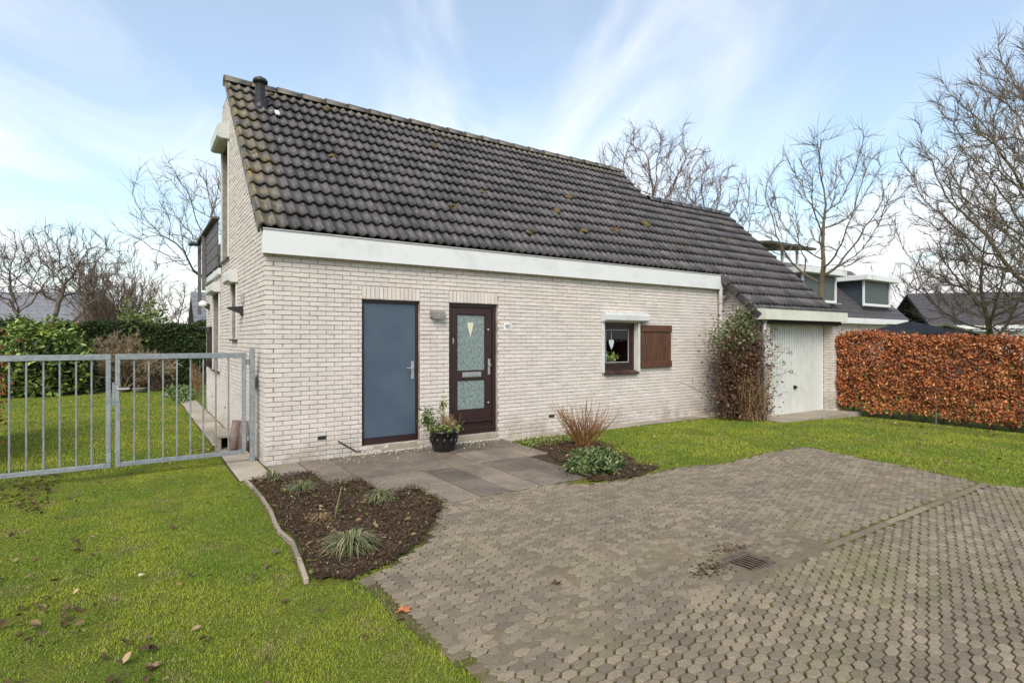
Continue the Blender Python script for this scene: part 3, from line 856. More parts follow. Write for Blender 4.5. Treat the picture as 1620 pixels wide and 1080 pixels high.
# front wall
fw = MB()
for a0, a1, b0, b1 in cells((.0, 9.46, -.1, 2.95), OPF): fw.box(a0 + (.012 if a0 == 0 else 0), a1, .012, .24, b0, b1)
wall_f = fw.build('wall', MT['mortar'], house)
bs = len(BR)
lay((0, 0, 0), (1, 0, 0), (0, -1, 0), range(0, 45), lambda r: (0 if r % 2 == 0 else .1115, 9.46), OPF + SOLD, lambda r: 0 if r % 2 == 0 else .1115)
for a0, a1, b0, b1 in SOLD:
    for k in range(14):
        w_ = (a1 - a0) / 14
        BR.append((a0 + (k + .5) * w_, .05 + random.uniform(-.002, .002), (b0 + b1) / 2, 1, 0, 0, 0, -1, 0, w_ - .010, 3 * HB - .012))
nF = len(BR)
# gable wall (faces -X)
OPG = [(2.28, 2.84, 26 * HB, 41 * HB), (4.5, 5.5, 16 * HB, 41 * HB), (3.22, 4.08, 49 * HB, 82 * HB)]
gw = MB()
for a0, a1, b0, b1 in cells((.0, 6.97, -.1, 2.95), OPG): gw.box(.012, .24, a0 + (.241 if a0 == 0 else 0), a1, b0, b1)
gw.prism([(.02, 2.951), (3.22, 2.951), (3.22, 5.97), (2.97, 5.97)], 0, .0125, .24)
gw.box(.012, .24, 3.22, 4.2, 82 * HB, 5.97); gw.box(.012, .24, 4.08, 4.2, 2.951, 82 * HB); gw.box(.012, .24, 3.22, 4.08, 2.951, 49 * HB)
wall_g = gw.build('wall', MT['mortar'], house)
def gspan(r):
    zt = (r + 1) * HB
    s = 0 if r % 2 else .1115
    if zt > 2.98: s = max(s, (zt - 3.06) / .97 + .02)
    return (s, 6.97 if zt < 2.9 else 4.2)
lay((0, 0, 0), (0, 1, 0), (-1, 0, 0), range(0, 95), gspan, OPG, lambda r: 0 if r % 2 else .1115)
nG = len(BR)
# garage: side wall, two piers, right reveal
gg = MB()
gg.prism([(-.938, -.2), (.0, -.2), (.0, 3.0), (-.93, 2.10)], 0, 9.472, 9.68)
gg.box(9.69, 9.693, -.94, -.7, -.2, 2.06)
gg.box(12.312, 12.638, -.938, -.60, -.2, 2.12); gg.box(12.40, 12.638, -.6, 5.0, -.2, 2.2)
gg.box(9.70, 12.31, -.90, -.70, 2.06, 2.2)
wall_q = gg.build('wall', MT['mortar'], house)
lay((9.46, -.95, 0), (0, 1, 0), (-1, 0, 0), range(-2, 46), lambda r: ((0 if r % 2 else .1115), .95) if (r + 1) * HB < 2.08 else (max(0, ((r + 1) * HB - 2.12) / .97), .95), (), lambda r: 0 if r % 2 else .1115)
lay((9.46, -.95, 0), (1, 0, 0), (0, -1, 0), range(-2, 34), lambda r: (0 if r % 2 == 0 else .1115, .235), (), lambda r: 0 if r % 2 == 0 else .1115)
lay((12.30, -.95, 0), (1, 0, 0), (0, -1, 0), range(-3, 34), lambda r: (0 if r % 2 == 0 else .1115, .35), (), lambda r: 0 if r % 2 == 0 else .1115)
lay((12.30, -.95, 0), (0, 1, 0), (-1, 0, 0), range(-3, 34), lambda r: (0 if r % 2 else .1115, .235), (), lambda r: 0 if r % 2 else .1115)
B = np.array(BR)
own = np.zeros(len(B), int); own[nF:nG] = 1; own[nG:] = 2
vd = B[:, :3] - np.array(CAM); dist = np.linalg.norm(vd, axis=1)
facing = np.maximum(-(vd * B[:, 6:9]).sum(1) / dist, 0)
sx, sy, st = screen(B[:, :3])
score = B[:, 9] * B[:, 10] * facing / dist ** 2 * ((sx > 0) & (sx < 1620))
rank = np.argsort(-score)
def trif(F): return [t_ for f in F for t_ in ([f] if len(f) == 3 else [(f[0], f[1], f[2]), (f[0], f[2], f[3])])]
bV, bF = bevbox(0, 0, 0, .213, DB, HB - .0085, .0032); bF = trif(bF)
bV = np.array(bV)
cache = {}
walls = [wall_f, wall_g, wall_q]
def brick_frame(b):
    U = b[3:6]; Nn = b[6:9]
    return np.stack([U, -Nn, np.array([0, 0, 1.])], -1)
for i in rank[:300]:
    b = B[i]
    key = (round(b[9], 3), round(b[10], 3), i % 7)
    if key not in cache:
        V_ = bV * np.array([b[9] / .213, 1, b[10] / (HB - .0085)]) + rng.normal(size=bV.shape) * .0010
        cache[key] = mesh_np('brick', V_, bF, MT['brick'], random.random())
    o = link('brick', cache[key], walls[own[i]])
    Mx = Matrix(brick_frame(b).tolist()).to_4x4(); Mx.translation = Vector(b[:3]) + Vector(b[6:9]) * random.uniform(-.002, .003)
    o.matrix_local = Mx
rest = rank[300:]
for k in range(3):
    sel = [i for i in rest if own[i] == k]
    bb = B[sel]; n_ = len(sel)
    fr = np.stack([bb[:, 3:6], -bb[:, 6:9], np.tile([0, 0, 1.], (n_, 1))], -1)
    s_ = np.stack([bb[:, 9] / .213, np.ones(n_), bb[:, 10] / (HB - .0085)], -1)
    loc = bV[None] * s_[:, None] + rng.normal(size=(n_, len(bV), 3)) * .0009
    W = np.einsum('nij,nkj->nki', fr, loc) + bb[:, None, :3] + bb[:, None, 6:9] * rng.uniform(-.002, .003, n_)[:, None, None]
    F = (np.array(bF)[None] + (np.arange(n_) * len(bV))[:, None, None]).reshape(-1, 3)
    o = link('brick_field', mesh_np('brick_field', W.reshape(-1, 3), F, MT['brick'], np.repeat(rng.random(n_), len(bV))), walls[k])
    o['kind'] = 'stuff'
# rest of the body (hidden sides)
bd = MB()
bd.box(.24, 9.24, 4.0, 4.2, 2.95, 5.95); bd.box(.24, 9.46, 6.75, 6.97, -.2, 2.9); bd.box(9.0, 9.239, .3, 3.0, 3.0, 3.4); bd.box(9.2, 9.45, .25, 6.74, -.2, 2.94)
bd.prism([(.2, 3.0), (3.0, 5.75), (3.99, 5.75), (3.99, 3.0)], 0, 9.04, 9.2)
bd.box(9.69, 12.4, 4.8, 5.0, -.2, 2.2)
bd.build('wall', MT['stucco'], house)
fl = MB(); fl.box(.02, 9.24, 3.03, 4.24, 5.975, 6.03); fl.box(.02, 9.4, 4.21, 6.99, 2.90, 3.0)
fl.build('flat_roof', MT['canopy'], house)

# roof: one 44 degree plane, garage part running lower
TAN = .97; AL = math.atan(TAN); CA, SA = math.cos(AL), math.sin(AL)
RP = .33; S0 = -.06 / CA
ru = MB()
ru.prism([(-.06, 2.985), (3.02, 5.975), (3.02, 5.85), (-.06, 2.86)], 0, -.02, 9.22)
ru.prism([(-1.02, 2.06), (2.07, 5.05), (2.07, 4.92), (-1.02, 1.95)], 0, 9.265, 12.52)
ru.prism([(2.075, 5.06), (5.1, 2.16), (5.1, 2.03), (2.075, 4.93)], 0, 9.26, 12.52)
roof = ru.build('roof', MT['underlay'], house)
prof = []
for w_ in range(2):
    for u_, n_ in ((0, .030), (.018, .041), (.038, .033), (.062, .012), (.088, .003), (.115, .002), (.136, .012)):
        prof.append((u_ + w_ * .15, n_))
prof.append((.302, .030))
def tile_mesh(seed):
    r_ = random.Random(seed); V = []; F = []; k = len(prof); Lt = .365
    for s_, lift in ((0, .048), (Lt, .0)):
        for u_, n_ in prof: V.append((u_, s_ + (r_.uniform(-.004, .004) if s_ == 0 else 0), n_ + lift + r_.uniform(-.0012, .0012)))
    for u_, n_ in prof: V.append((u_, .004, n_ + .048 - .026))
    for i in range(k - 1):
        F += [(i, i + 1, k + i + 1), (i, k + i + 1, k + i), (2 * k + i, 2 * k + i + 1, i + 1), (2 * k + i, i + 1, i)]
    F += [(0, k, 2 * k), (k - 1, 3 * k - 1, 2 * k - 1)]
    return np.array(V), np.array(F)
TM = [tile_mesh(s) for s in range(8)]
TME = [mesh_np('roof_tile', v_, f_, MT['tile'], i / 7., False) for i, (v_, f_) in enumerate(TM)]
for me in TME:
    for p in me.polygons: p.use_smooth = abs(p.normal.z) > .3
RF = np.array([[1, 0, 0], [0, CA, -SA], [0, SA, CA]])     # columns: X, up-slope, normal
def roofp(x, s, n=0.0):
    return np.array([x, s * CA - n * SA, 3.09 + s * SA + n * CA])
TL = []
for r_ in range(-4, 13):
    for c_ in range(42):
        if r_ >= 9 and c_ > 30: continue
        if r_ < 0 and c_ < 31: continue
        TL.append((c_, r_))
TP = np.array([roofp(-.06 + c_ * .30, S0 + r_ * RP, .0) for c_, r_ in TL])
sx, sy, st = screen(TP)
tr = np.argsort(st + 99 * (sx > 1620))
for i in tr[:300]:
    k = random.randrange(8)
    o = link('roof_tile', TME[k], roof)
    Mx = Matrix((RF @ np.array([[1, random.uniform(-.008, .008), 0], [random.uniform(-.008, .008), 1, 0], [0, random.uniform(-.006, .006), 1]])).tolist()).to_4x4()
    Mx.translation = Vector(TP[i]) + Vector((random.uniform(-.002, .002), 0, 0))
    o.matrix_local = Mx
VV, FF, RR, nb = [], [], [], 0
for k in range(8):
    sel = [i for i in tr[300:] if i % 8 == k]; n_ = len(sel)
    W = np.einsum('ij,kj->ki', RF, TM[k][0])[None] + TP[sel][:, None] + rng.normal(size=(n_, 1, 3)) * .0015
    VV.append(W.reshape(-1, 3)); FF.append((TM[k][1][None] + (np.arange(n_) * len(TM[k][0]))[:, None, None]).reshape(-1, 3) + nb); nb += n_ * len(TM[k][0]); RR.append(np.repeat(rng.random(n_), len(TM[k][0])))
me = mesh_np('roof_tile_field', np.concatenate(VV), np.concatenate(FF), MT['tile'], np.concatenate(RR))
me.polygons.foreach_set('use_smooth', [abs(p.normal.y) < .95 and p.normal.z > .2 for p in me.polygons])
o = link('roof_tile_field', me, roof); o['kind'] = 'stuff'
# verge tiles: side flanges, one for each course
def verge(x0, x1, rows):
    for r_ in rows:
        s_ = S0 + r_ * RP
        b = MB()
        V = [roofp(x, s_ + a_, n_) for x in (x0, x1) for a_, n_ in ((-.002, .058), (.355, .030), (.355, -.085), (-.002, -.070))]
        b.add(V, [(0, 3, 2, 1), (4, 5, 6, 7), (0, 1, 5, 4), (1, 2, 6, 5), (2, 3, 7, 6), (3, 0, 4, 7)])
        b.build('verge_tile', MT['tile'], roof, rnd=random.random())
verge(-.085, -.058, range(0, 13)); verge(9.215, 9.239, range(-4, 0)); verge(12.541, 12.565, range(-4, 9)); verge(9.242, 9.266, range(9, 13))
# ridge tiles
def ridge(x0, x1, y, z, n_):
    L = (x1 - x0) / n_
    for k in range(n_):
        V = []; F = []; m_ = 8
        dz = random.uniform(-.006, .006)
        for q_, (xx, rr) in enumerate(((x0 + k * L - .02, .135), (x0 + (k + 1) * L, .118), (x0 + (k + 1) * L, .100), (x0 + k * L - .02, .117))):
            for j in range(m_ + 1):
                t_ = math.pi * j / m_
                V.append((xx, y + rr * math.cos(t_) * 1.05, z - .075 + dz + rr * math.sin(t_) * 1.0))
        for q_ in range(4):
            for j in range(m_):
                a_, b_ = q_ * (m_ + 1) + j, ((q_ + 1) % 4) * (m_ + 1) + j
                F.append((a_, b_, b_ + 1, a_ + 1))
        o_ = link('ridge_tile', mesh_py('ridge_tile', V, F, MT['tile'], True, random.random()), roof)
ridge(-.09, 9.27, 3.03, 6.085, 22); ridge(9.30, 12.56, 2.10, 5.18, 8)
# moss clumps on the tiles
for (mx, ms, r_) in ((.62, 4.05, .05), (1.55, 3.9, .09), (1.3, 2.1, .07), (3.5, 3.3, .10), (3.1, 1.05, .09), (4.4, .55, .08), (4.0, 1.75, .07), (5.6, 1.5, .10), (5.9, .9, .11), (6.3, 2.2, .11), (6.9, 1.1, .12), (8.1, 1.55, .13), (8.7, .7, .08), (10.9, 1.4, .08)):
    b = MB(); c_ = roofp(mx, ms, .045)
    b.lathe((0, 0, 0), [(.05, -.02), (1, 0), (.8, .35), (.35, .55), (.05, .6)], 9)
    V = [RF @ (np.array(p) * np.array([r_, r_ * .7, r_ * .8]) * (1 + .35 * rng.normal(size=3))) + c_ for p in b.V]
    link('moss_clump', mesh_py('moss_clump', V, b.F, MT['moss'], True), roof)
# fascias
f_ = MB(); f_.box(-.03, 9.43, -.10, -.072, 2.71, 3.01, .004); f_.box(-.03, -.002, -.071, .06, 2.715, 3.0, .003); f_.box(9.402, 9.43, -.071, -.02, 2.715, 3.0)
fa = f_.build('fascia', MT['white'], house)
MB().box(-.035, 9.435, -.112, -.06, 3.012, 3.03).build('gutter_lip', MT['zinc'], fa)
MB().box(-.0, 9.4, -.07, .01, 2.735, 2.75).build('soffit', MT['white'], fa)
f_ = MB(); f_.box(9.24, 10.85, -1.14, -1.112, 2.03, 2.26, .004); f_.box(10.855, 12.58, -1.14, -1.112, 2.03, 2.26, .004); f_.box(9.24, 9.268, -1.111, -.90, 2.032, 2.258, .003); f_.box(12.552, 12.58, -1.111, -.9, 2.032, 2.258, .003)
fb = f_.build('fascia', MT['cream'], house); fb['label'] = 'cream fascia above the garage door'
MB().box(9.235, 12.585, -1.155, -1.09, 2.262, 2.278).build('gutter_lip', MT['black'], fb)
MB().box(9.27, 12.55, -1.11, -.96, 2.05, 2.065).build('soffit', MT['cream'], fb)
# flue on the roof
c_ = (.38, 2.50)
fl = MB().lathe((c_[0], c_[1], 5.42), [(.115, 0), (.11, .16), (.086, .17), (.084, .50)], 18).build('flue_pipe', MT['black'], house, True)
MB().lathe((c_[0], c_[1], 5.92), [(.085, 0), (.118, .012), (.118, .05), (.10, .075), (.05, .10), (.02, .12), (.004, .13)], 18).build('cowl', MT['black'], fl, True)
o = MB().obox(Matrix(((1, 0, 0, .60), (0, CA, -SA, roofp(0, 3.22)[1]), (0, SA, CA, 0), (0, 0, 0, 1))), .07, .15, .02)
o.V = [(p[0], p[1] - .05, p[2] + 3.09 + 3.22 * SA + .07) for p in o.V]; o.build('lead_flashing', MT['alu'], fl)

# blue side door
def frame(mb, x0, x1, z0, z1, y0, y1, wj, wh, wsill=None):
    mb.box(x0, x0 + wj, y0, y1, z0, z1, .004); mb.box(x1 - wj, x1, y0, y1, z0, z1, .004); mb.box(x0 + wj, x1 - wj, y0 + .001, y1, z1 - wh, z1, .003)
    if wsill: mb.box(x0 + wj, x1 - wj, y0 - .012, y1, z0, z0 + wsill, .004)
fr_ = MB(); frame(fr_, 1.272, 2.148, ZD0, ZD1, .055, .16, .040, .045, .085)
d1 = fr_.build('door', MT['brown'], house); d1['label'] = 'flat blue grey side door in a dark frame'
MB().box(1.314, 2.106, .068, .11, ZD0 + .09, ZD1 - .048, .004).build('leaf', MT['blue'], d1)
h = MB(); h.box(2.035, 2.082, .055, .067, 1.03, 1.30, .004); h.tube([(2.058, .06, 1.20), (2.058, .015, 1.20), (2.05, .005, 1.20), (1.94, .005, 1.20)], .011, 8); h.box(2.050, 2.068, .050, .0549, 1.08, 1.11)
h.build('handle', MT['steel'], d1)
# brown front door
fr_ = MB(); frame(fr_, 2.642, 3.518, ZD0, ZD1, .050, .16, .058, .055, .06)
d2 = fr_.build('door', MT['brown'], house); d2['label'] = 'dark brown front door with two frosted panes'
lf = MB()
X0, X1, Z0, Z1 = 2.702, 3.458, ZD0 + .065, ZD1 - .058
gX0, gX1 = 2.815, 3.335
for bx in ((X0, gX0, Z0, Z1), (gX1, X1, Z0, Z1), (gX0, gX1, 2.02, Z1), (gX0, gX1, .985, 1.12), (gX0, gX1, Z0 + .13, .505)):
    lf.box(bx[0], bx[1], .075, .12, bx[2], bx[3], .003)
lf.box(gX0, gX1, .080, .118, Z0, Z0 + .13, .003)
lf.box(X0 - .02, X1 + .02, .028, .075, Z0 - .01, Z0 + .035, .006); lf.box(X0, X1, .045, .076, Z0 + .12, Z0 + .145, .004)
lf.build('leaf', MT['brown'], d2)
for z0_, z1_ in ((1.12, 2.02), (.505, .985)): MB().box(gX0, gX1, .098, .106, z0_, z1_).build('pane', MT['frost'], d2)
bead = MB()
for z0_, z1_ in ((1.12, 2.02), (.505, .985)):
    bead.box(gX0, gX0 + .012, .085, .097, z0_, z1_); bead.box(gX1 - .012, gX1, .085, .097, z0_, z1_); bead.box(gX0 + .012, gX1 - .012, .085, .097, z1_ - .012, z1_); bead.box(gX0 + .012, gX1 - .012, .085, .097, z0_, z0_ + .012)
bead.build('glazing_bead', MT['brown'], d2)
MB().prism([(3.010, 1.87), (3.028, 1.895), (3.052, 1.897), (3.066, 1.877), (3.080, 1.897), (3.104, 1.893), (3.120, 1.865), (3.098, 1.77), (3.066, 1.665), (3.030, 1.775)], 1, .090, .0965).build('paper_heart', MT['card'], d2)
ls = MB(); ls.box(2.905, 3.25, .062, .0745, 1.025, 1.105, .003); ls.box(2.925, 3.23, .055, .0615, 1.045, 1.075, .002); ls.build('letter_slot', MT['steel'], d2)
h = MB(); h.box(3.375, 3.418, .060, .0745, 1.05, 1.31, .004); h.lathe((3.397, .045, 1.21), [(.02, -.02), (.028, -.01), (.028, .012), (.015, .02)], 14)
h.box(3.389, 3.405, .056, .0599, 1.10, 1.13); h.build('handle', MT['steel'], d2)
for z_ in (1.78, .60):
    q = MB(); q.tube([(3.385, .075, z_), (3.385, .060, z_), (3.385, .056, z_)], [.018, .018, .010], 14); q.build('lock_rosette', MT['steel'], d2, True)
q = MB(); q.tube([(2.745, .075, 1.60), (2.745, .066, 1.60)], .014, 12); q.box(2.735, 2.755, .064, .0749, 1.555, 1.645, .003); q.build('bell_push', MT['steel'], d2)
# plaster patches under the thresholds
MB().box(1.275, 2.145, .0, .1, .0, ZD0 - .004, .004).build('threshold', MT['conc'], house); MB().box(2.645, 3.515, -.02, .1, .0, ZD0 - .004, .004).build('threshold', MT['conc'], house)
# lamp and number plate
lp = MB().prism([(-.105, 1.955), (-.10, 2.03), (-.06, 2.055), (-.003, 2.055), (-.003, 1.955)], 0, 2.31, 2.53).build('wall_lamp', MT['stone'], house)
MB().box(2.33, 2.51, -.095, -.01, 1.935, 1.9545).build('lamp_glass', MT['zinc'], lp)
npl = MB().box(3.64, 3.785, -.008, -.001, 1.775, 1.885, .002).build('number_plate', MT['plate'], house)
tcu = bpy.data.curves.new('digits', 'FONT'); tcu.body = '90'; tcu.size = .105; tcu.align_x = 'CENTER'; tcu.extrude = .001
to = bpy.data.objects.new('digits_tmp', tcu); col.objects.link(to)
bpy.context.view_layer.update()
tme = bpy.data.meshes.new_from_object(to.evaluated_get(bpy.context.evaluated_depsgraph_get())); bpy.data.objects.remove(to)
tme.materials.clear(); tme.materials.append(MT['ink'])
o = link('digits', tme, npl); o.location = (3.7125, -.0105, 1.795); o.rotation_euler = (R(90), 0, 0)
for x0_, x1_, z_ in ((.665, .775, .275), (4.57, 4.69, .272)):
    MB().box(x0_, x1_, -.006, .02, z_, z_ + .05).build('vent', MT['black'], house)
MB().tube([(.93, -.012, .235), (1.18, -.03, .07), (1.24, -.03, .06)], .009, 6).build('cable', MT['black'], house)
# front window with roller shutter box, guide rails, sill tiles
wnf = MB(); frame(wnf, 5.85, 6.72, 1.03, 31 * HB, .06, .15, .07, .07, .09)
wn_ = wnf.build('window', MT['brown'], house); wn_['label'] = 'small front window with white roller shutter box'
cs = MB(); frame(cs, 5.922, 6.648, 1.122, 31 * HB - .072, .075, .13, .055, .055, .055); cs.build('casement', MT['brown'], wn_)
bd_ = MB(); frame(bd_, 5.979, 6.591, 1.179, 31 * HB - .129, .082, .092, .016, .012, .014); bd_.build('glazing_bead', MT['zinc'], wn_)
MB().box(5.98, 6.59, .098, .103, 1.18, 31 * HB - .13).build('pane', MT['glass'], wn_)
for k in range(8):
    x_ = 5.855 + k * .108
    MB().obox(Matrix.Translation((x_ + .052, .005, 1.005)) @ Matrix.Rotation(.35, 4, 'X'), .098, .17, .035, .005).build('sill_tile', MT['sillb'], wn_, rnd=random.random())
rl = MB(); rl.box(6.712, 6.719, .0, .06, 1.03, 31 * HB); rl.build('reveal', MT['brick'], wn_)
bx = MB().prism([(-.15, 1.985), (-.15, 2.075), (-.115, 2.12), (-.003, 2.12), (-.003, 1.955), (-.10, 1.955)], 0, 5.775, 6.93).build('shutter_box', MT['alu'], house)
gr_ = MB(); gr_.box(5.79, 5.846, -.045, -.002, 1.0, 1.953, .003); gr_.build('guide_rail', MT['alu'], bx); MB().box(6.725, 6.78, -.045, -.002, 1.0, 1.953, .003).build('guide_rail', MT['alu'], bx)
sh = empty('shutter'); sh.parent = house; sh['label'] = 'brown wooden plank shutter beside the front window'
for k in range(6):
    MB().box(6.81 + k * .144, 6.81 + k * .144 + .141, -.042, -.012, 1.08, 1.895, .003).build('plank', MT['shutter'], sh, rnd=random.random())
for z0_, z1_ in ((1.775, 1.905), (1.07, 1.195)): MB().box(6.805, 7.675, -.066, -.043, z0_, z1_, .004).build('batten', MT['shutter'], sh, rnd=random.random())
q = MB(); q.lathe((7.52, -.068, 1.13), [(.012, -.006), (.014, 0), (.008, .006)], 8); q.box(7.50, 7.54, -.075, -.0665, 1.12, 1.135); q.build('latch', MT['black'], sh)
# dark room behind the window, with a hanging heart and two plants on the sill inside
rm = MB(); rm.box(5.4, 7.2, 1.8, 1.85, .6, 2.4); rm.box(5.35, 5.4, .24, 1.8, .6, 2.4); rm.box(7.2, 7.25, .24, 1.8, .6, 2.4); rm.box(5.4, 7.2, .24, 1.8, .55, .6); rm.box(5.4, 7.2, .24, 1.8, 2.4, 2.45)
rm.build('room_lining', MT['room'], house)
MB().box(5.86, 6.71, .151, .36, 1.13, 1.165).build('inner_sill', MT['stone'], house)
hh = MB(); hh.prism([(6.095, 1.58), (6.11, 1.615), (6.14, 1.62), (6.16, 1.60), (6.18, 1.62), (6.21, 1.615), (6.225, 1.58), (6.205, 1.51), (6.16, 1.43), (6.115, 1.51)], 1, .110, .118); hh.tube([(6.16, .114, 1.60), (6.16, .114, 1.80)], .003, 5)
tag(hh.build('hanging_heart', MT['porcel']), 'white heart ornament hanging in the small front window', 'ornament')
pl = empty('windowsill_plant', (6.22, .17, 1.165), 'leafy green plant on the inner sill of the front window', 'plant')
MB().lathe((0, 0, 0), [(.04, 0), (.055, .08), (.057, .09)], 12).build('pot', MT['stone'], pl, True)
leaves('foliage', rng.normal(size=(90, 3)) * np.array([.08, .025, .03]) + np.array([0, -.02, .12]), .07, MT['lime'], pl)
pl = empty('windowsill_flower', (6.03, .165, 1.165), 'white flowering plant in the left corner of the front window', 'plant')
MB().lathe((0, 0, 0), [(.035, 0), (.045, .06), (.047, .07)], 12).build('pot', MT['stone'], pl, True)
leaves('flowers', rng.normal(size=(50, 3)) * np.array([.025, .02, .045]) + np.array([0, 0, .15]), .05, MT['porcel'], pl)
# downpipes
dp = MB(); dp.tube([(9.24, -.075, .0), (9.24, -.075, 2.72)], .042, 12); dp.build('downpipe', MT['zinc'], house, True)
q = MB(); [q.tube([(9.24, -.075, z_), (9.24, -.075, z_ + .03)], .050, 12) for z_ in (.6, 1.5, 2.4)]; q.build('pipe_clip', MT['zinc'], house)
dp = MB(); dp.tube([(9.38, -1.02, -.03), (9.38, -1.02, 2.05)], .036, 12); dp.build('downpipe', MT['zinc'], house, True)
MB().tube([(9.30, -.09, 2.55), (9.42, -.09, 2.55), (9.45, -.12, 2.55)], .03, 8).build('overflow_pipe', MT['zinc'], house)
# garage door
gd = []
nr = 27; wp = (12.296 - 9.70) / nr
for k in range(nr):
    x_ = 9.70 + k * wp
    gd += [(x_ + .009, -.655), (x_ + .014, -.704), (x_ + wp - .019, -.706), (x_ + wp - .014, -.655)]
V = [(x_, y_, z_) for z_ in (-.05, 2.06) for x_, y_ in gd]; n_ = len(gd)
gdo = link('garage_door', mesh_py('garage_door', V, [(i, i + 1, n_ + i + 1, n_ + i) for i in range(n_ - 1)], MT['gdoor']), house)
q = MB(); q.box(9.695, 9.72, -.715, -.66, -.06, 2.06); q.box(12.275, 12.299, -.715, -.66, -.06, 2.06); q.box(9.72, 12.275, -.712, -.66, 2.01, 2.06); q.build('door_frame', MT['gdoor'], gdo)
q = MB(); q.box(11.01, 11.12, -.722, -.7045, .50, .58, .004); q.tube([(11.065, -.72, .54), (11.065, -.755, .54)], .016, 8); q.box(11.03, 11.10, -.768, -.754, .527, .553, .004); q.build('handle', MT['black'], gdo)

# gable details
def shutter_box(y0, y1, z0, z1, d_):
    return MB().prism([(-d_, z0 + .03), (-d_, z1 - .05), (-d_ + .04, z1), (-.003, z1), (-.003, z0), (-d_ + .04, z0)], 1, y0, y1).build('shutter_box', MT['alu'], house)
for (y0, y1, z0, z1, d_, oy0, oy1, oz0, oz1) in ((2.2, 2.88, 2.54, 2.73, .15, 2.28, 2.84, 26 * HB, 41 * HB), (4.42, 5.58, 2.54, 2.73, .15, 4.5, 5.5, 16 * HB, 41 * HB), (3.14, 4.14, 5.11, 5.36, .20, 3.22, 4.08, 49 * HB, 82 * HB)):
    sb = shutter_box(y0, y1, z0, z1, d_)
    g_ = MB(); g_.box(-.03, -.002, oy0 - .045, oy0 - .004, oz0, z0 - .002, .003); g_.build('guide_rail', MT['alu'], sb); MB().box(-.03, -.002, oy1 + .004, oy1 + .045, oz0, z0 - .002, .003).build('guide_rail', MT['alu'], sb)
    wf = MB(); wf.box(.15, .21, oy0, oy0 + .06, oz0, oz1); wf.box(.15, .21, oy1 - .06, oy1, oz0, oz1); wf.box(.151, .21, oy0 + .06, oy1 - .06, oz1 - .06, oz1); wf.box(.151, .21, oy0 + .06, oy1 - .06, oz0, oz0 + .07)
    ww = wf.build('window', MT['brown'], house)
    MB().box(.17, .176, oy0 + .06, oy1 - .06, oz0 + .07, oz1 - .06).build('pane', MT['glass'], ww)
    MB().box(-.05, .149, oy0 - .03, oy1 + .03, oz0 - .025, oz0 - .001, .003).build('sill', MT['sillb'], ww)
    MB().box(.0, .149, oy1 - .008, oy1 - .001, oz0, oz1).build('reveal', MT['darkbrick'], ww)
    MB().box(.245, .25, oy0 - .1, oy1 + .1, oz0 - .1, oz1 + .1).build('dark_backing', MT['room'], ww)  # near-black sheet paints in the dark interior behind the glass
shp = MB(); shp.box(-.05, -.015, 5.62, 6.38, 1.02, 1.9, .004); shp.box(-.075, -.051, 5.615, 6.385, 1.75, 1.88); shp.box(-.075, -.051, 5.615, 6.385, 1.06, 1.17); shp.build('shutter', MT['brown'], house)
lm = MB().lathe((-.13, 6.3, 2.33), [(.02, 0), (.09, .03), (.085, .10), (.03, .14)], 14).build('wall_lamp', MT['porcel'], house, True)
MB().prism([(-.13, 2.36), (-.002, 2.26), (-.002, 2.40), (-.10, 2.42)], 1, 6.26, 6.34).build('bracket', MT['black'], lm)
lm = MB().prism([(-.21, 2.09), (-.21, 2.11), (-.03, 2.13), (-.003, 2.13), (-.003, 1.98), (-.04, 2.02)], 1, 1.68, 1.82).build('wall_lamp', MT['black'], house)
MB().box(-.03, -.002, 1.62, 1.76, 2.17, 2.33, .004).build('sensor', MT['zinc'], lm)
MB().prism([(-.10, .99), (-.085, .985), (-.003, 1.14), (-.003, .95), (-.03, .96)], 1, .48, .60).build('pipe_cover', MT['stone'], house)
for y_, z_ in ((1.75, .33), (3.7, .36), (5.8, .38)): MB().box(-.006, .02, y_, y_ + .05, z_, z_ + .05).build('vent', MT['black'], house)
# balcony: white floor edge, grey plank railing
bl = MB().box(-.06, -.002, 4.25, 7.2, 2.86, 2.98, .004).build('balcony', MT['white'], house)
q = MB(); q.box(-.06, 9.4, 7.0, 7.2, 2.86, 2.985); q.build('balcony_edge', MT['white'], bl)
for k in range(4):
    z_ = 3.02 + k * .215
    MB().box(-.075, -.045, 4.32, 7.15, z_, z_ + .205, .003).build('plank', MT['grey'], bl, rnd=random.random())
    MB().box(-.03, 9.3, 7.17, 7.2, z_, z_ + .205, .003).build('plank', MT['grey'], bl, rnd=random.random())
for y_, z0_ in ((6.25, 2.70), (7.22, 2.2)): MB().box(-.15, -.08, y_, y_ + .08, z0_, 3.90, .004).build('post', MT['grey'], bl)
MB().box(-.16, -.03, 4.24, 7.34, 3.905, 3.95, .006).build('handrail', MT['grey'], bl)
MB().tube([(-.17, 6.9, 3.80), (-.26, 7.1, 3.82), (-.30, 7.2, 3.82)], .05, 10).build('rolled_cloth', MT['black'], bl, True)

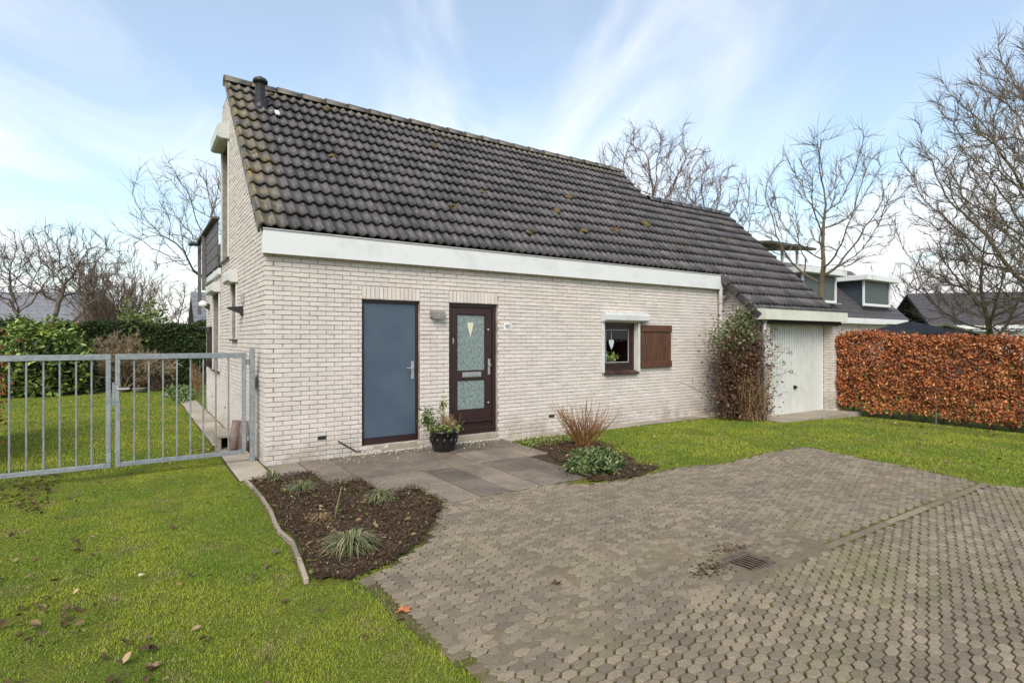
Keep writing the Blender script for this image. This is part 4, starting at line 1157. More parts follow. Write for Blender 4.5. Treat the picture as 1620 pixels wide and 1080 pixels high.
# ------------------------------------------------------------------ gates
def gate_leaf(name, x0, x1, bars, label, lock):
    g = empty(name, ((x0 + x1) / 2, .32, 0), label, 'gate')
    ox = (x0 + x1) / 2
    def B(n_, *a_, **k_):
        q_ = MB().box(a_[0] - ox, a_[1] - ox, a_[2] - .32, a_[3] - .32, a_[4], a_[5], .003); return q_.build(n_, MT['galv'], g, rnd=random.random(), **k_)
    B('top_rail', x0, x1, .295, .345, 1.385, 1.45); B('bottom_rail', x0 + .05, x1 - .05, .296, .344, .135, .185)
    B('stile', x0, x0 + .048, .2955, .3445, .135, 1.384); B('stile', x1 - .048, x1, .2955, .3445, .135, 1.384)
    for x_ in bars: B('bar', x_ - .009, x_ + .009, .311, .329, .186, 1.384)
    if lock:
        q_ = MB(); q_.box(x0 + .008 - ox, x0 + .040 - ox, -.034, -.026, .90, 1.09, .002); q_.tube([(x0 + .024 - ox, -.03, 1.045), (x0 + .024 - ox, -.075, 1.045), (x0 + .03 - ox, -.08, 1.045), (x0 + .14 - ox, -.08, 1.045)], .009, 8)
        q_.build('latch_handle', MT['steel'], g)
        B('lock_box', x0 - .03, x0 + .0, .305, .335, .85, 1.12)
        for z_ in (.33, 1.33):
            q_ = MB().tube([(x1 - ox, 0, z_), (x1 + .045 - ox, 0, z_)], .011, 8); q_.add(MB().lathe((x1 + .022 - ox, 0, z_ - .03), [(.02, 0), (.02, .06)], 10).V, MB().lathe((0, 0, 0), [(.02, 0), (.02, .06)], 10).F)
            q_.build('hinge', MT['galv'], g)
    return g
gate_leaf('metal_gate', -1.565, -.17, [-1.38, -1.235, -1.09, -.945, -.80, -.66, -.52, -.375], 'galvanised barred gate leaf with lever handle, hinged beside the house', True)
gate_leaf('metal_gate', -3.02, -1.605, [-2.90, -2.77, -2.63, -2.495, -2.355, -2.21, -2.07, -1.925, -1.785], 'left galvanised barred gate leaf without a handle', False)
gp = empty('gate_post', (-.095, .32, 0), 'short square galvanised post between gate and brick gable', 'post')
MB().box(-.03, .03, -.03, .03, 0, 1.49, .004).build('shaft', MT['galv'], gp)
MB().box(-.033, .033, -.033, .033, 1.491, 1.50, .003).build('cap', MT['galv'], gp)
q = MB().box(-.05, .05, -.05, .05, .0, .012, .003); q.build('foot_plate', MT['galv'], gp)

# ------------------------------------------------------------------ drain
dr = empty('drain', ((DR[0] + DR[1]) / 2, (DR[2] + DR[3]) / 2, 0), 'rusty square storm drain grating set in the block paving', 'drain')
hx, hy = (DR[1] - DR[0]) / 2, (DR[3] - DR[2]) / 2
q = MB(); q.box(-hx, hx, -hy, -hy + .03, -.02, .020, .003); q.box(-hx, hx, hy - .03, hy, -.02, .020, .003); q.box(-hx, -hx + .03, -hy + .03, hy - .03, -.02, .0195, .003); q.box(hx - .03, hx, -hy + .03, hy - .03, -.02, .0195, .003)
q.build('rim', MT['iron'], dr)
MB().box(-hx + .034, hx - .034, -hy + .034, -hy + .058, -.005, .0185, .002).build('end_bar', MT['iron'], dr)
MB().box(-hx + .034, hx - .034, hy - .058, hy - .034, -.005, .0185, .002).build('end_bar', MT['iron'], dr)
for k in range(7):
    x_ = -hx + .036 + k * (2 * hx - .072 - .014) / 6
    MB().box(x_, x_ + .014, -hy + .058, hy - .058, .010, .0175, .002).build('bar', MT['iron'], dr, rnd=random.random())
sm_ = MB(); sm_.box(-hx + .02, hx - .02, -hy + .02, hy - .02, -.42, -.40); sm_.box(-hx + .012, -hx + .028, -hy + .02, hy - .02, -.40, -.021); sm_.box(hx - .028, hx - .012, -hy + .02, hy - .02, -.40, -.021); sm_.box(-hx + .028, hx - .028, -hy + .012, -hy + .028, -.40, -.021); sm_.box(-hx + .028, hx - .028, hy - .028, hy - .012, -.40, -.021); sm_.build('sump', MT['void'], dr)  # walls coloured near-black to put the pit's shade into the slots
# washed-in sand around the drain
P = np.r_[rng.normal(size=(260, 2)) * np.array([.10, .05]) + np.array([1.98, -5.22]), rng.normal(size=(120, 2)) * np.array([.10, .04]) + np.array([2.40, -5.08])]
P = P[~((P[:, 0] > DR[0]) & (P[:, 0] < DR[1]) & (P[:, 1] > DR[2]) & (P[:, 1] < DR[3]))]
tag(leaves('leaf_litter', np.c_[P, .018 + rng.random(len(P)) * .012], .022, MT['mulch'], tilt=.4, kite=True), 'dirt and leaf crumbs washed up around the storm drain', 'litter', kind='stuff')

# ------------------------------------------------------------------ edging, pebbles, small yard things
ed_pts = [(-.33, -.70), (-.315, -1.1), (-.31, -1.6), (-.325, -2.1), (-.365, -2.55), (-.375, -2.75), (-.345, -3.05), (-.385, -3.45), (-.43, -3.85)]
eg = empty('bed_edging', (-.33, -.70, 0), 'thin pale concrete edging between lawn and planted bed', 'edging')
for (x0, y0), (x1, y1) in zip(ed_pts, ed_pts[1:]):
    MB().bar((x0 + .33, y0 + .70 - .004, .012), (x1 + .33, y1 + .70 + .004, .008), .032, .06, .006).build('edging_stone', MT['strip'], eg, rnd=random.random())
oct_V = [(1, 0, 0), (0, 1, 0), (-1, 0, 0), (0, -1, 0), (0, 0, .7), (0, 0, -.7)]
oct_F = [(0, 1, 4), (1, 2, 4), (2, 3, 4), (3, 0, 4), (1, 0, 5), (2, 1, 5), (3, 2, 5), (0, 3, 5)]
P = np.r_[np.c_[rng.uniform(1.15, 2.15, 420), -.03 - np.abs(rng.normal(size=420)) * .05], np.c_[rng.uniform(2.6, 3.5, 420), -.06 - np.abs(rng.normal(size=420)) * .05], np.c_[rng.uniform(.6, 3.6, 160), -.05 - np.abs(rng.normal(size=160)) * .25]]
n_ = len(P)
tag(link('pebbles', bulk('pebbles', oct_V, oct_F, rot_rand(n_) * (.007 + .008 * rng.random(n_))[:, None, None], np.c_[P, .026 + rng.random(n_) * .008], MT['pebble'], smooth=True)), 'pale pebbles spilled along the foot of the wall below the doors', 'gravel', kind='stuff')
cn = MB().tube([(.07, -2.76, .02), (.105, -2.74, .17), (.15, -2.72, .32)], [.0065, .006, .005], 6)
tag(cn.build('garden_cane', MT['tuft'], smooth=True), 'thin green cane stuck upright in the planted bed', 'cane')

# low box step and two clay tiles against the gable behind the gate
bx = empty('low_bench', (-.22, 1.75, 0), 'low concrete step with dark hollow behind the gate', 'step')
MB().box(-.16, .16, -.35, .35, .19, .235, .006).build('top_slab', MT['conc'], bx)
MB().box(-.15, -.11, -.33, .33, .022, .189, .004).build('side', MT['conc'], bx)
MB().box(.10, .14, -.33, .33, .022, .189, .004).build('side', MT['conc'], bx)
MB().box(-.109, .099, .24, .28, .022, .188).build('back', MT['black'], bx)
def clay_tile(x, y, tilt, label):
    k = 10; V = []; F = []
    for s_ in (0, 1):
        for rr in (.085, .066):
            for j in range(k + 1):
                t_ = math.pi * j / k
                V.append((rr * math.cos(t_) * (1 - .15 * s_), rr * math.sin(t_) - .04, s_ * .42))
    m_ = k + 1
    for j in range(k):
        F += [(j, j + 1, 2 * m_ + j + 1, 2 * m_ + j), (m_ + j + 1, m_ + j, 3 * m_ + j, 3 * m_ + j + 1), (j + 1, j, m_ + j, m_ + j + 1), (2 * m_ + j, 2 * m_ + j + 1, 3 * m_ + j + 1, 3 * m_ + j)]
    F += [(0, 2 * m_, 3 * m_, m_), (k, m_ + k, 3 * m_ + k, 2 * m_ + k)]
    o_ = link('clay_tile', mesh_py('clay_tile', V, F, MT['clay'], True), None, (x, y, .03)); o_.rotation_euler = (R(12), R(tilt), R(200))
    return tag(o_, label, 'roof tile', 'clay tiles leaning on the gable')
clay_tile(-.17, 1.28, -14, 'half round clay tile standing next to the low step')
clay_tile(-.07, 1.12, -12, 'half round clay tile nearest the gate post')

# fallen leaves one can pick out
def fallen(x, y, z, s_, mat, label, seed, lobes=5):
    r_ = random.Random(seed); V = [(0, 0, .006)]; n_ = lobes * 2
    for k in range(n_):
        t_ = 2 * math.pi * k / n_; rr = s_ * (1 if k % 2 == 0 else .42) * r_.uniform(.8, 1.15)
        V.append((rr * math.cos(t_), rr * math.sin(t_), r_.uniform(.0, .35) * s_))
    o_ = link('fallen_leaf', mesh_py('fallen_leaf', V, [(0, 1 + k, 1 + (k + 1) % n_) for k in range(n_)], mat), None, (x, y, z))
    return tag(o_, label, 'leaf', 'single fallen leaves')
fallen(-.06, -4.60, .024, .06, MT['orange'], 'bright orange dead leaf lying where the lawn meets the paving', 1, 6)
fallen(.92, -4.81, .024, .045, MT['dead'], 'pale brown leaf alone on the paving left of the drain', 2)
fallen(-.50, -3.21, .032, .05, MT['twigD'], 'black curled leaf on the grass next to the bed edging', 3)
fallen(-1.34, -3.15, .032, .032, MT['card'], 'small cream leaf in the middle of the front lawn', 4, 3)
fallen(-1.33, -4.25, .032, .045, MT['dead'], 'broad brown leaf low on the front lawn near the left', 5)
P = np.r_[scatter(LF, 4), scatter(LB, 3), scatter(LR, 4), scatter([(10.5, -6), (12.2, -6), (12.2, -1.5), (11.2, -1.5)], 16), np.c_[rng.uniform(-2.5, -1.6, 60) , rng.uniform(-4.4, 0, 60)], rng.normal(size=(26, 2)) * .14 + np.array([-1.75, -3.6]), rng.normal(size=(26, 2)) * .16 + np.array([-1.45, -4.4]), rng.normal(size=(55, 2)) * np.array([.12, .3]) + np.array([-.42, 1.5])]
leaves_ = leaves('fallen_leaves', np.c_[P, gz(P[:, 0]) + .026 + rng.random(len(P)) * .012], .052, MT['dead'], tilt=.7)
tag(leaves_, 'brown dead leaves scattered over the lawns', 'leaves', kind='stuff')
P = np.r_[scatter(DRIVE, 1.3)]; P = P[P[:, 1] > -8]
tag(leaves('leaf_crumbs', np.c_[P, .026 + rng.random(len(P)) * .006], .026, MT['dead'], tilt=.4, kite=True), 'small leaf crumbs scattered over the block paving', 'leaves', kind='stuff')
P = np.c_[rng.uniform(-2.7, -2.1, 240), rng.uniform(-.9, 1.3, 240)]
tag(leaves('leaf_litter', np.c_[P, .012 + rng.random(len(P)) * .02], .05, MT['mulch'], tilt=.7), 'dark leaf litter by the left end of the gate', 'leaves', kind='stuff')

# ------------------------------------------------------------------ grass tufts in the bed
def tuft(x, y, rad, h_, n_, label, mat='tuft'):
    t_ = empty('grass_tuft', (x, y, .03), label, 'ornamental grass', 'grass tufts in the planted bed')
    a_ = rng.random(n_) * 2 * np.pi; rr = rad * (.25 + .85 * rng.random(n_) ** .7); hh = h_ * (.35 + .9 * rng.random(n_)); a_ = a_ + rng.normal(size=n_) * .25; w_ = .0036
    V = []; F = []
    for k in range(n_):
        d = np.array([math.cos(a_[k]), math.sin(a_[k]), 0]); pr = np.array([-d[1], d[0], 0]) * w_
        b0 = d * rad * .16 * random.random(); p1 = b0 + d * rr[k] * .42 + np.array([0, 0, hh[k] * .85]); p2 = b0 + d * rr[k] * .8 + np.array([0, 0, hh[k] * .72]); jj_ = rng.normal(size=3) * rad * .10; p3 = b0 + d * rr[k] * 1.15 + np.array([0, 0, hh[k] * random.uniform(.1, .6)]) + jj_
        n0 = len(V); V += [b0 - pr, b0 + pr, p1 - pr * .9, p1 + pr * .9, p2 - pr * .7, p2 + pr * .7, p3, p3 + pr * .1]
        F += [(n0, n0 + 1, n0 + 3, n0 + 2), (n0 + 2, n0 + 3, n0 + 5, n0 + 4), (n0 + 4, n0 + 5, n0 + 7, n0 + 6)]
    o_ = link('blades', mesh_np('blades', V, F, MT[mat], np.repeat(rng.random(n_), 8), True), t_); o_['kind'] = 'stuff'
    m_ = max(30, n_ // 8)
    leaves('dry_skirt', np.c_[rng.normal(size=(m_, 2)) * rad * .55, rng.random(m_) * .03], .07, MT['straw'], t_, tilt=.5, kite=True, squash=.35)
tuft(-.02, -3.50, .215, .135, 340, 'largest blue green grass tuft, nearest the paving corner')
tuft(.63, -2.38, .165, .11, 230, 'green grass tuft close to the grey patio slabs')
tuft(.08, -1.55, .175, .10, 230, 'pale grass tuft at the back of the bed nearest the wall')
tuft(-.10, -.95, .13, .12, 90, 'sparse thin grass tuft at the bed corner by the path slabs')
tuft(-.02, -2.66, .10, .06, 70, 'tiny cropped grass tuft beside the green cane', 'straw')

# ------------------------------------------------------------------ potted plant
pt = empty('potted_plant', (2.33, -.42, .02), 'black glazed pot with heather and sedum between the two doors', 'potted plant')
MB().lathe((0, 0, 0), [(.135, 0), (.145, .012), (.165, .12), (.195, .265), (.215, .27), (.222, .30), (.205, .305), (.19, .27)], 28, .35).build('pot', MT['pot'], pt, True)
q = MB()
for k in range(12):
    t_ = 2 * math.pi * k / 12; q.tube([(.17 * math.cos(t_) * 1.06, .17 * math.sin(t_) * 1.06, .10 + .02 * (k % 2)), (.185 * math.cos(t_ + .15) * 1.06, .185 * math.sin(t_ + .15) * 1.06, .20)], [.012, .020], 6)
q.build('relief', MT['pot'], pt, True)['kind'] = 'stuff'
MB().lathe((0, 0, .25), [(.185, 0), (.18, .025), (.05, .035)], 20, .3).build('soil', MT['soil'], pt)
P = rng.normal(size=(420, 3)) * np.array([.11, .10, .03]) + np.array([0, 0, .325]); leaves('sedum_leaves', P, .045, MT['lime'], pt, tilt=1.2)
P = rng.normal(size=(190, 3)) * np.array([.05, .05, .07]) + np.array([-.25, .0, .48]); leaves('left_sprig_leaves', P, .05, MT['green'], pt)
P = rng.normal(size=(80, 3)) * np.array([.03, .03, .10]) + np.array([.0, .05, .60]); leaves('tall_sprig_leaves', P, .045, MT['lime'], pt)
S = []
for k in range(120):
    x_, y_ = random.gauss(.05, .07), random.gauss(0, .06); l_ = random.uniform(.08, .22); S.append((x_, y_, .29, x_ + random.gauss(0, .05), y_ + random.gauss(0, .05), .30 + l_, .003, .002))
for k in range(10): S.append((-.03, 0, .28, -.25 + random.gauss(0, .06), random.gauss(0, .04), .46 + random.gauss(0, .05), .004, .002))
for k in range(4): S.append((0, .03, .28, random.gauss(0, .02), .05, .68, .004, .002))
o = link('stalks', seg_mesh('stalks', S, MT['straw'], 4), pt); o['kind'] = 'stuff'

# ------------------------------------------------------------------ woody plants
def wander(p, d, L, r0, r1, n_, wob, up, S):
    """bent branch as segments; returns joints"""
    p = np.array(p, float); d = np.array(d, float); pts_ = [(p.copy(), d.copy(), r0)]
    for k in range(n_):
        d = d + rng.normal(size=3) * wob + np.array([0, 0, up]); d /= np.linalg.norm(d)
        q_ = p + d * L / n_; ra = r0 + (r1 - r0) * k / n_; rb = r0 + (r1 - r0) * (k + 1) / n_
        S.append((*p, *q_, ra, rb)); p = q_; pts_.append((p.copy(), d.copy(), rb))
    return pts_
def side_dir(d, ang):
    a_ = rng.normal(size=3); a_ -= d * (a_ @ d); a_ /= np.linalg.norm(a_)
    return d * math.cos(ang) + a_ * math.sin(ang)
def branch(p, d, L, r, lev, cfg, S, T):
    n_ = cfg['n'][min(lev, len(cfg['n']) - 1)]
    last = lev >= cfg['levels']
    dst = S if lev <= 1 else T
    rmin = cfg['rmin']
    J = wander(p, d, L, r, max(r * cfg.get('taper', .45), rmin), n_, cfg['wob'], cfg['up'] if lev else cfg.get('up0', 0), dst)
    if last: return
    kids = cfg['kids'][min(lev, len(cfg['kids']) - 1)]
    f0 = cfg.get('first', .35) if lev == 0 else .2
    for k in range(kids):
        f = f0 + (1 - f0) * (k + random.random() * .8) / kids
        i = min(int(f * n_), n_ - 1); t_ = f * n_ - i
        q_ = J[i][0] * (1 - t_) + J[i + 1][0] * t_; dd = J[i][1]; rr = J[i][2]
        ang = R(random.gauss(cfg['angs'][min(lev, len(cfg['angs']) - 1)] if 'angs' in cfg else cfg['ang'], 7))
        nd = side_dir(dd, ang)
        if lev >= 1 and cfg.get('flat'): nd[2] *= cfg['flat']; nd /= np.linalg.norm(nd)
        branch(q_, nd, L * cfg['ratio'] * random.uniform(.7, 1.15) * (1.1 - .45 * f), max(rr * cfg.get('rr', .6), rmin), lev + 1, cfg, S, T)
def tree(name, x, y, label, mat, tmat, height, trunk_r, cfg, lean=(0, 0, 1), stems=1, group=None, cat='tree', zb=None, crown='crown', seed=0):
    global rng
    rng = np.random.default_rng(zlib.crc32(label.encode()) + seed); random.seed(zlib.crc32(label.encode()) + seed)
    t_ = empty(name, (x, y, float(gz(x)) if zb is None else zb), label, cat, group)
    S = []; T = []
    for s_ in range(stems):
        d = np.array(lean, float) + (rng.normal(size=3) * cfg.get('spread', .25) if stems > 1 else 0); d[2] = abs(d[2]); d /= np.linalg.norm(d)
        branch((0, 0, -.05), d, height * random.uniform(.9, 1.05), trunk_r * random.uniform(.8, 1.1), 0, cfg, S, T)
    link('trunk', seg_mesh('trunk', S, mat, 7), t_)
    if T:
        o_ = link(crown, seg_mesh(crown, T, tmat, 3), t_)
    return t_, S, T
OAK = dict(levels=5, n=[6, 5, 4, 3, 3, 2], kids=[9, 6, 4, 3, 3], ang=38, ratio=.62, wob=.08, up=.05, rmin=.008, first=.35, taper=.3, rr=.62)
def place(px, t):      # ground position of a pixel column at a depth, worked out once for the layout
    r_ = (px - 810) / 888
    return CAM[0] + t * (r_ * .8295 + .5584), CAM[1] + t * (-r_ * .5584 + .8295)

from mathutils import kdtree
def crown_tree(name, x, y, label, mat, tmat, trunk, cz, rx, rz, n_att, step, rtip, twig, lean=(0, 0), zb=None, seed=0, cat='tree', power=2.35, flat=.0, rmax=None, wob=.22, low=-.75, nt=3, ta=30):
    """bare crown grown towards points spread through an egg-shaped crown; limbs thicken by what they carry"""
    r_ = np.random.default_rng(zlib.crc32(label.encode()) + seed); rd = random.Random(seed + 3)
    t_ = empty(name, (x, y, float(gz(x)) if zb is None else zb), label, cat)
    v_ = r_.normal(size=(n_att * 2, 3)); v_ /= np.linalg.norm(v_, axis=1, keepdims=True); v_ *= (r_.random((len(v_), 1)) ** .42)
    v_ = v_[v_[:, 2] > low][:n_att]
    A = v_ * np.array([rx, rx, rz]) * (1 + .12 * np.sin(v_[:, :1] * 6 + v_[:, 1:2] * 5)) + np.array([lean[0], lean[1], cz])
    nodes = []; par = []
    k_ = max(3, int(trunk / step)); p = np.array([0, 0, -.05])
    for i in range(k_ + 1):
        f = i / k_; nodes.append(np.array([lean[0] * .35 * f ** 1.6, lean[1] * .35 * f ** 1.6, -.05 + (trunk + .05) * f]) + (r_.normal(size=3) * .03 * step if i else 0)); par.append(i - 1)
    start = k_ - 1
    alive = np.ones(len(A), bool); nk = {}
    for it in range(90):
        if alive.sum() < n_att * .03: break
        kd = kdtree.KDTree(len(nodes))
        for i in range(max(0, start), len(nodes)): kd.insert(nodes[i], i)
        kd.balance()
        acc = {}
        for ai in np.nonzero(alive)[0]:
            co, i, d = kd.find(A[ai])
            if d < step * 1.5: alive[ai] = False; continue
            acc.setdefault(i, []).append((A[ai] - nodes[i]) / d)
        new = 0
        for i, l in acc.items():
            nk[i] = nk.get(i, 0) + 1
            if nk[i] > 3: continue
            g = np.sum(l, 0); g /= max(np.linalg.norm(g), 1e-6)
            pd = nodes[i] - nodes[par[i]]; pd = pd / max(np.linalg.norm(pd), 1e-6)
            d = g + .45 * pd + r_.normal(size=3) * wob + np.array([0, 0, .06]); d /= np.linalg.norm(d)
            q = nodes[i] + d * step
            nodes.append(q); par.append(i); new += 1
        if not new: break
    n_ = len(nodes); nn = np.array(nodes); w_ = np.zeros(n_); kids = np.zeros(n_, int)
    for i in range(n_ - 1, 0, -1):
        if kids[i] == 0: w_[i] += rtip ** power
        w_[par[i]] += w_[i]; kids[par[i]] += 1
    rad = np.maximum(w_, rtip ** power) ** (1 / power)
    if rmax: rad = np.minimum(rad, rmax * (1 - .25 * np.clip(nn[:, 2] / max(trunk, .1), 0, 1)))
    S = []; T = []
    for i in range(1, n_):
        row = (*nn[par[i]], *nn[i], min(rad[par[i]], rad[i] * 1.25) if par[i] > 0 else rad[i] * 1.25, rad[i])
        (S if rad[i] > rtip * 2.6 else T).append(row)
        if rad[i] < rtip * 2.2:
            d = nn[i] - nn[par[i]]; d = d / np.linalg.norm(d)
            for q in range(nt):
                o_ = r_.normal(size=3); o_ -= d * (o_ @ d); o_ /= np.linalg.norm(o_); an = R(rd.gauss(ta, 9))
                e_ = d * math.cos(an) + o_ * math.sin(an) + np.array([0, 0, .12]); L = twig * rd.uniform(.45, 1.2)
                p0 = nn[par[i]] + (nn[i] - nn[par[i]]) * rd.random(); p1 = p0 + e_ * L * .5; e2 = e_ + r_.normal(size=3) * .16; p2 = p1 + e2 * L * .5
                T.append((*p0, *p1, rtip * .75, rtip * .6)); T.append((*p1, *p2, rtip * .6, rtip * .35))
    link('trunk', seg_mesh('trunk', S, mat, 6), t_); link('crown', seg_mesh('crown', T, tmat, 3), t_)
    return t_
crown_tree('bare_tree', *place(1300, 20), 'bare tree forking low above the garage roof, smooth olive trunk', MT['barkA'], MT['twigA'], 3.75, 6.4, 2.5, 2.75, 640, .28, .0088, .58, low=-.85, power=1.86, nt=4, ta=26, wob=.14)
crown_tree('bare_tree', *place(1566, 17), 'bushy bare tree with short mossy trunk rising behind the beech hedge', MT['barkA'], MT['twigA'], 1.9, 3.75, 2.15, 2.0, 1300, .18, .0072, .46, low=-.9, power=2.0, nt=4, ta=26, wob=.16)
crown_tree('bare_tree', *place(1735, 15), 'large dense twiggy tree reaching in at the right edge', MT['barkA'], MT['twigA'], 3.0, 6.3, 4.3, 4.6, 5600, .24, .0088, .50, low=-.95, power=2.1, nt=5, ta=30, wob=.18)
crown_tree('bare_tree', *place(1028, 25), 'bare tree behind the roof, left and taller of the two over the lower ridge', MT['barkB'], MT['twigB'], 6.0, 8.6, 2.85, 2.7, 1250, .28, .0098, .50, low=-.9, power=2.2, nt=4, ta=28, wob=.16)
crown_tree('bare_tree', *place(1120, 26), 'bare tree behind the roof, right of the taller one and slightly lower', MT['barkB'], MT['twigB'], 5.2, 7.6, 2.5, 2.4, 950, .28, .0098, .50, low=-.9, power=2.2, nt=4, ta=28, wob=.16)
crown_tree('bare_tree', *place(1440, 46), 'distant bare tree right of the dormered house', MT['barkC'], MT['twigB'], 3.6, 5.6, 2.7, 2.9, 600, .36, .014, .7, low=-.8, power=2.2)
crown_tree('bare_tree', *place(1486, 44), 'small distant bare tree between dormered house and white house', MT['barkC'], MT['twigB'], 2.8, 4.6, 2.0, 2.1, 450, .32, .013, .6, low=-.8, power=2.2)
crown_tree('bare_tree', *place(352, 22), 'tall bare tree half hidden behind the balcony corner', MT['barkC'], MT['twigA'], 3.6, 6.0, 2.9, 2.6, 800, .28, .0080, .58, low=-.8, power=2.0, lean=(-.5, -.2), wob=.2)
crown_tree('orchard_tree', *place(62, 17), 'dark crooked fruit tree leaning right behind the laurel bush', MT['barkB'], MT['twigD'], 1.9, 3.75, 1.75, 1.4, 560, .18, .0068, .42, low=-.7, power=2.05, lean=(.75, -.3), wob=.34)
crown_tree('orchard_tree', *place(40, 18.5), 'dark crooked fruit tree at the left edge behind the laurel', MT['barkB'], MT['twigD'], 2.1, 3.8, 1.7, 1.4, 520, .18, .0068, .42, low=-.7, power=2.05, lean=(-.5, .1), wob=.34)
cf2 = dict(OAK, levels=4, kids=[9, 7, 5, 4], ang=40, angs=[46, 34, 28, 24], ratio=.60, wob=.06, up=.06, rmin=.012, first=.3, n=[5, 4, 3, 3, 2])
BUSH = dict(OAK, levels=3, kids=[9, 7, 5], ang=24, ratio=.5, wob=.06, up=.09, rmin=.008, first=.2, n=[6, 4, 3, 3], taper=.3, spread=.32)
tree('bare_tree', *place(190, 30), 'reddish brown thicket of upright twigs beyond the conifer hedge, left one', MT['barkB'], MT['twigB'], 5.0, .045, BUSH, stems=9)
tree('bare_tree', *place(228, 33), 'reddish brown thicket of upright twigs beyond the hedge, nearer the round tree', MT['barkB'], MT['twigB'], 4.6, .045, BUSH, stems=8)
crown_tree('bare_tree', *place(132, 28), 'tall twiggy bare tree behind the fruit trees', MT['barkB'], MT['twigA'], 3.0, 4.6, 1.7, 1.9, 260, .30, .010, .55, power=2.2)
crown_tree('bare_tree', *place(283, 44), 'far round crowned bare tree above the hedge by the house', MT['barkC'], MT['twigA'], 2.4, 4.3, 2.3, 2.0, 520, .30, .013, .6, low=-.7, power=2.2)
# brown shrub before the conifer hedge
SHR = dict(OAK, levels=3, kids=[9, 7, 5], ang=38, ratio=.6, wob=.16, up=.05, rmin=.0065, first=.15, n=[5, 4, 3, 3], taper=.4, spread=.42)
tree('bare_shrub', *place(195, 17.4), 'wide tan leafless shrub standing before the dark conifer hedge', MT['twigT'], MT['twigT'], 1.45, .026, SHR, stems=8, cat='shrub')

# ------------------------------------------------------------------ hedges and bushes
def box_pts(n_, x0, x1, y0, y1, z0, z1, shell=.12):
    P = np.c_[rng.uniform(x0, x1, n_), rng.uniform(y0, y1, n_), rng.uniform(z0, z1, n_)]
    return P
# orange beech hedge, long face looking at the drive (-X)
bh = empty('beech_hedge', (12.75, -3.6, -.15), 'clipped beech hedge with rusty orange winter leaves right of the garage', 'hedge')
HX, HY0, HY1, HT = 12.75, -7.0, -.98, 1.80
def hedge_top(y): return 1.87 + .05 * (y + 1.1) + .03 * np.sin(y * 3.1) + .03 * np.sin(y * 7.7 + 1)
n_ = 27000
y_ = rng.uniform(HY0, HY1, n_); z_ = rng.uniform(0, 1, n_) ** .85
top = hedge_top(y_); bot = .12 + .14 * (np.sin(y_ * 4.3) * .5 + .5) * np.clip((y_ + 4.2) / 2.5, 0, 1)
zz = bot + z_ * (top - bot)
lump = .09 * (smooth_noise(y_ + 20, zz, .35, 11) - .5) + .10 * (smooth_noise(y_ + 20, zz, .13, 12) - .5)
hol = smooth_noise(y_ + 20, zz, .16, 13) + .6 * smooth_noise(y_ + 20, zz, .45, 14)
kp = (hol > .52) | (rng.random(n_) < .35)
P = np.c_[-.36 + lump + np.abs(rng.normal(size=n_)) * .07, y_ - (-3.6), zz][kp]
n2 = 9000; y2 = rng.uniform(HY0, HY1, n2)
P2 = np.c_[rng.uniform(-.36, .40, n2), y2 + 3.6, hedge_top(y2) + rng.normal(size=n2) * .045]
n3 = 1500
P3 = np.c_[rng.uniform(-.3, .4, n3), HY1 + 3.6 + rng.normal(size=n3) * .05, rng.uniform(.15, 1.85, n3)]
n4 = 8000; y4 = rng.uniform(HY0, HY1, n4)
P4 = np.c_[rng.uniform(-.2, .35, n4), y4 + 3.6, rng.uniform(.2, 1.8, n4)]
leaves('leaves', np.r_[P, P4], .056, MT['beech'], bh, face=(-.8, -.25, .45))
leaves('top_leaves', np.r_[P2, P3], .054, MT['beech'], bh)
S = []
for y0_ in np.arange(HY0 + 3.6, HY1 + 3.55, .36):
    x0_ = random.uniform(-.1, .1); yb = y0_ + random.uniform(-.08, .08)
    J = wander((x0_, yb, -.02), (0, 0, 1), 1.6, .030, .010, 5, .06, .05, S)
    for k in range(22):
        i_ = random.randrange(0, 5); d = side_dir(J[i_][1], R(50)); wander(J[i_][0], d, .55, .008, .0035, 4, .12, .05, S)
link('stems', seg_mesh('stems', S, MT['barkB'], 5), bh)
MB().tube([(-.33, .65, .0), (-.33, .65, .36)], .016, 8).build('stake', MT['grey'], bh)
# sliver of another beech hedge at the left edge
b2 = empty('beech_hedge', (-3.42, 2.2, 0), 'orange leaved beech hedge just showing at the left picture edge', 'hedge')
P = np.c_[rng.normal(size=3800) * .16, rng.uniform(-.9, 2.4, 3800), rng.uniform(.1, 1.78, 3800)]
leaves('leaves', P, .075, MT['beech'], b2)
S = []
for y0_ in np.arange(-.8, 2.4, .4): wander((0, y0_, -.02), (0, 0, 1), 1.6, .022, .008, 5, .06, .05, S)
link('stems', seg_mesh('stems', S, MT['barkB'], 5), b2)
# dark conifer hedge across the end of the back lawn
ch = empty('conifer_hedge', (-2.6, 15.6, 0), 'dark green clipped conifer hedge across the end of the back lawn', 'hedge')
n_ = 30000
x_ = rng.uniform(-5.4, 5.2, n_); z_ = rng.uniform(.05, 1, n_); top = 2.12 + .05 * np.sin(x_ * 2.3) + .04 * np.sin(x_ * 6.1)
P = np.c_[x_, -.5 + .07 * np.sin(x_ * 4 + z_ * 9) + np.abs(rng.normal(size=n_)) * .10, z_ * top]
n2 = 9000; x2 = rng.uniform(-5.4, 5.2, n2)
P2 = np.c_[x2, rng.uniform(-.5, .5, n2), 2.12 + .05 * np.sin(x2 * 2.3) + .04 * np.sin(x2 * 6.1) + rng.normal(size=n2) * .035]
leaves('sprays', np.r_[P, P2], .12, MT['conif'], ch, kite=True, squash=.55)
MB().box(-5.4, 5.2, -.30, .42, .05, 2.0).build('inner_mass', MT['conif'], ch)
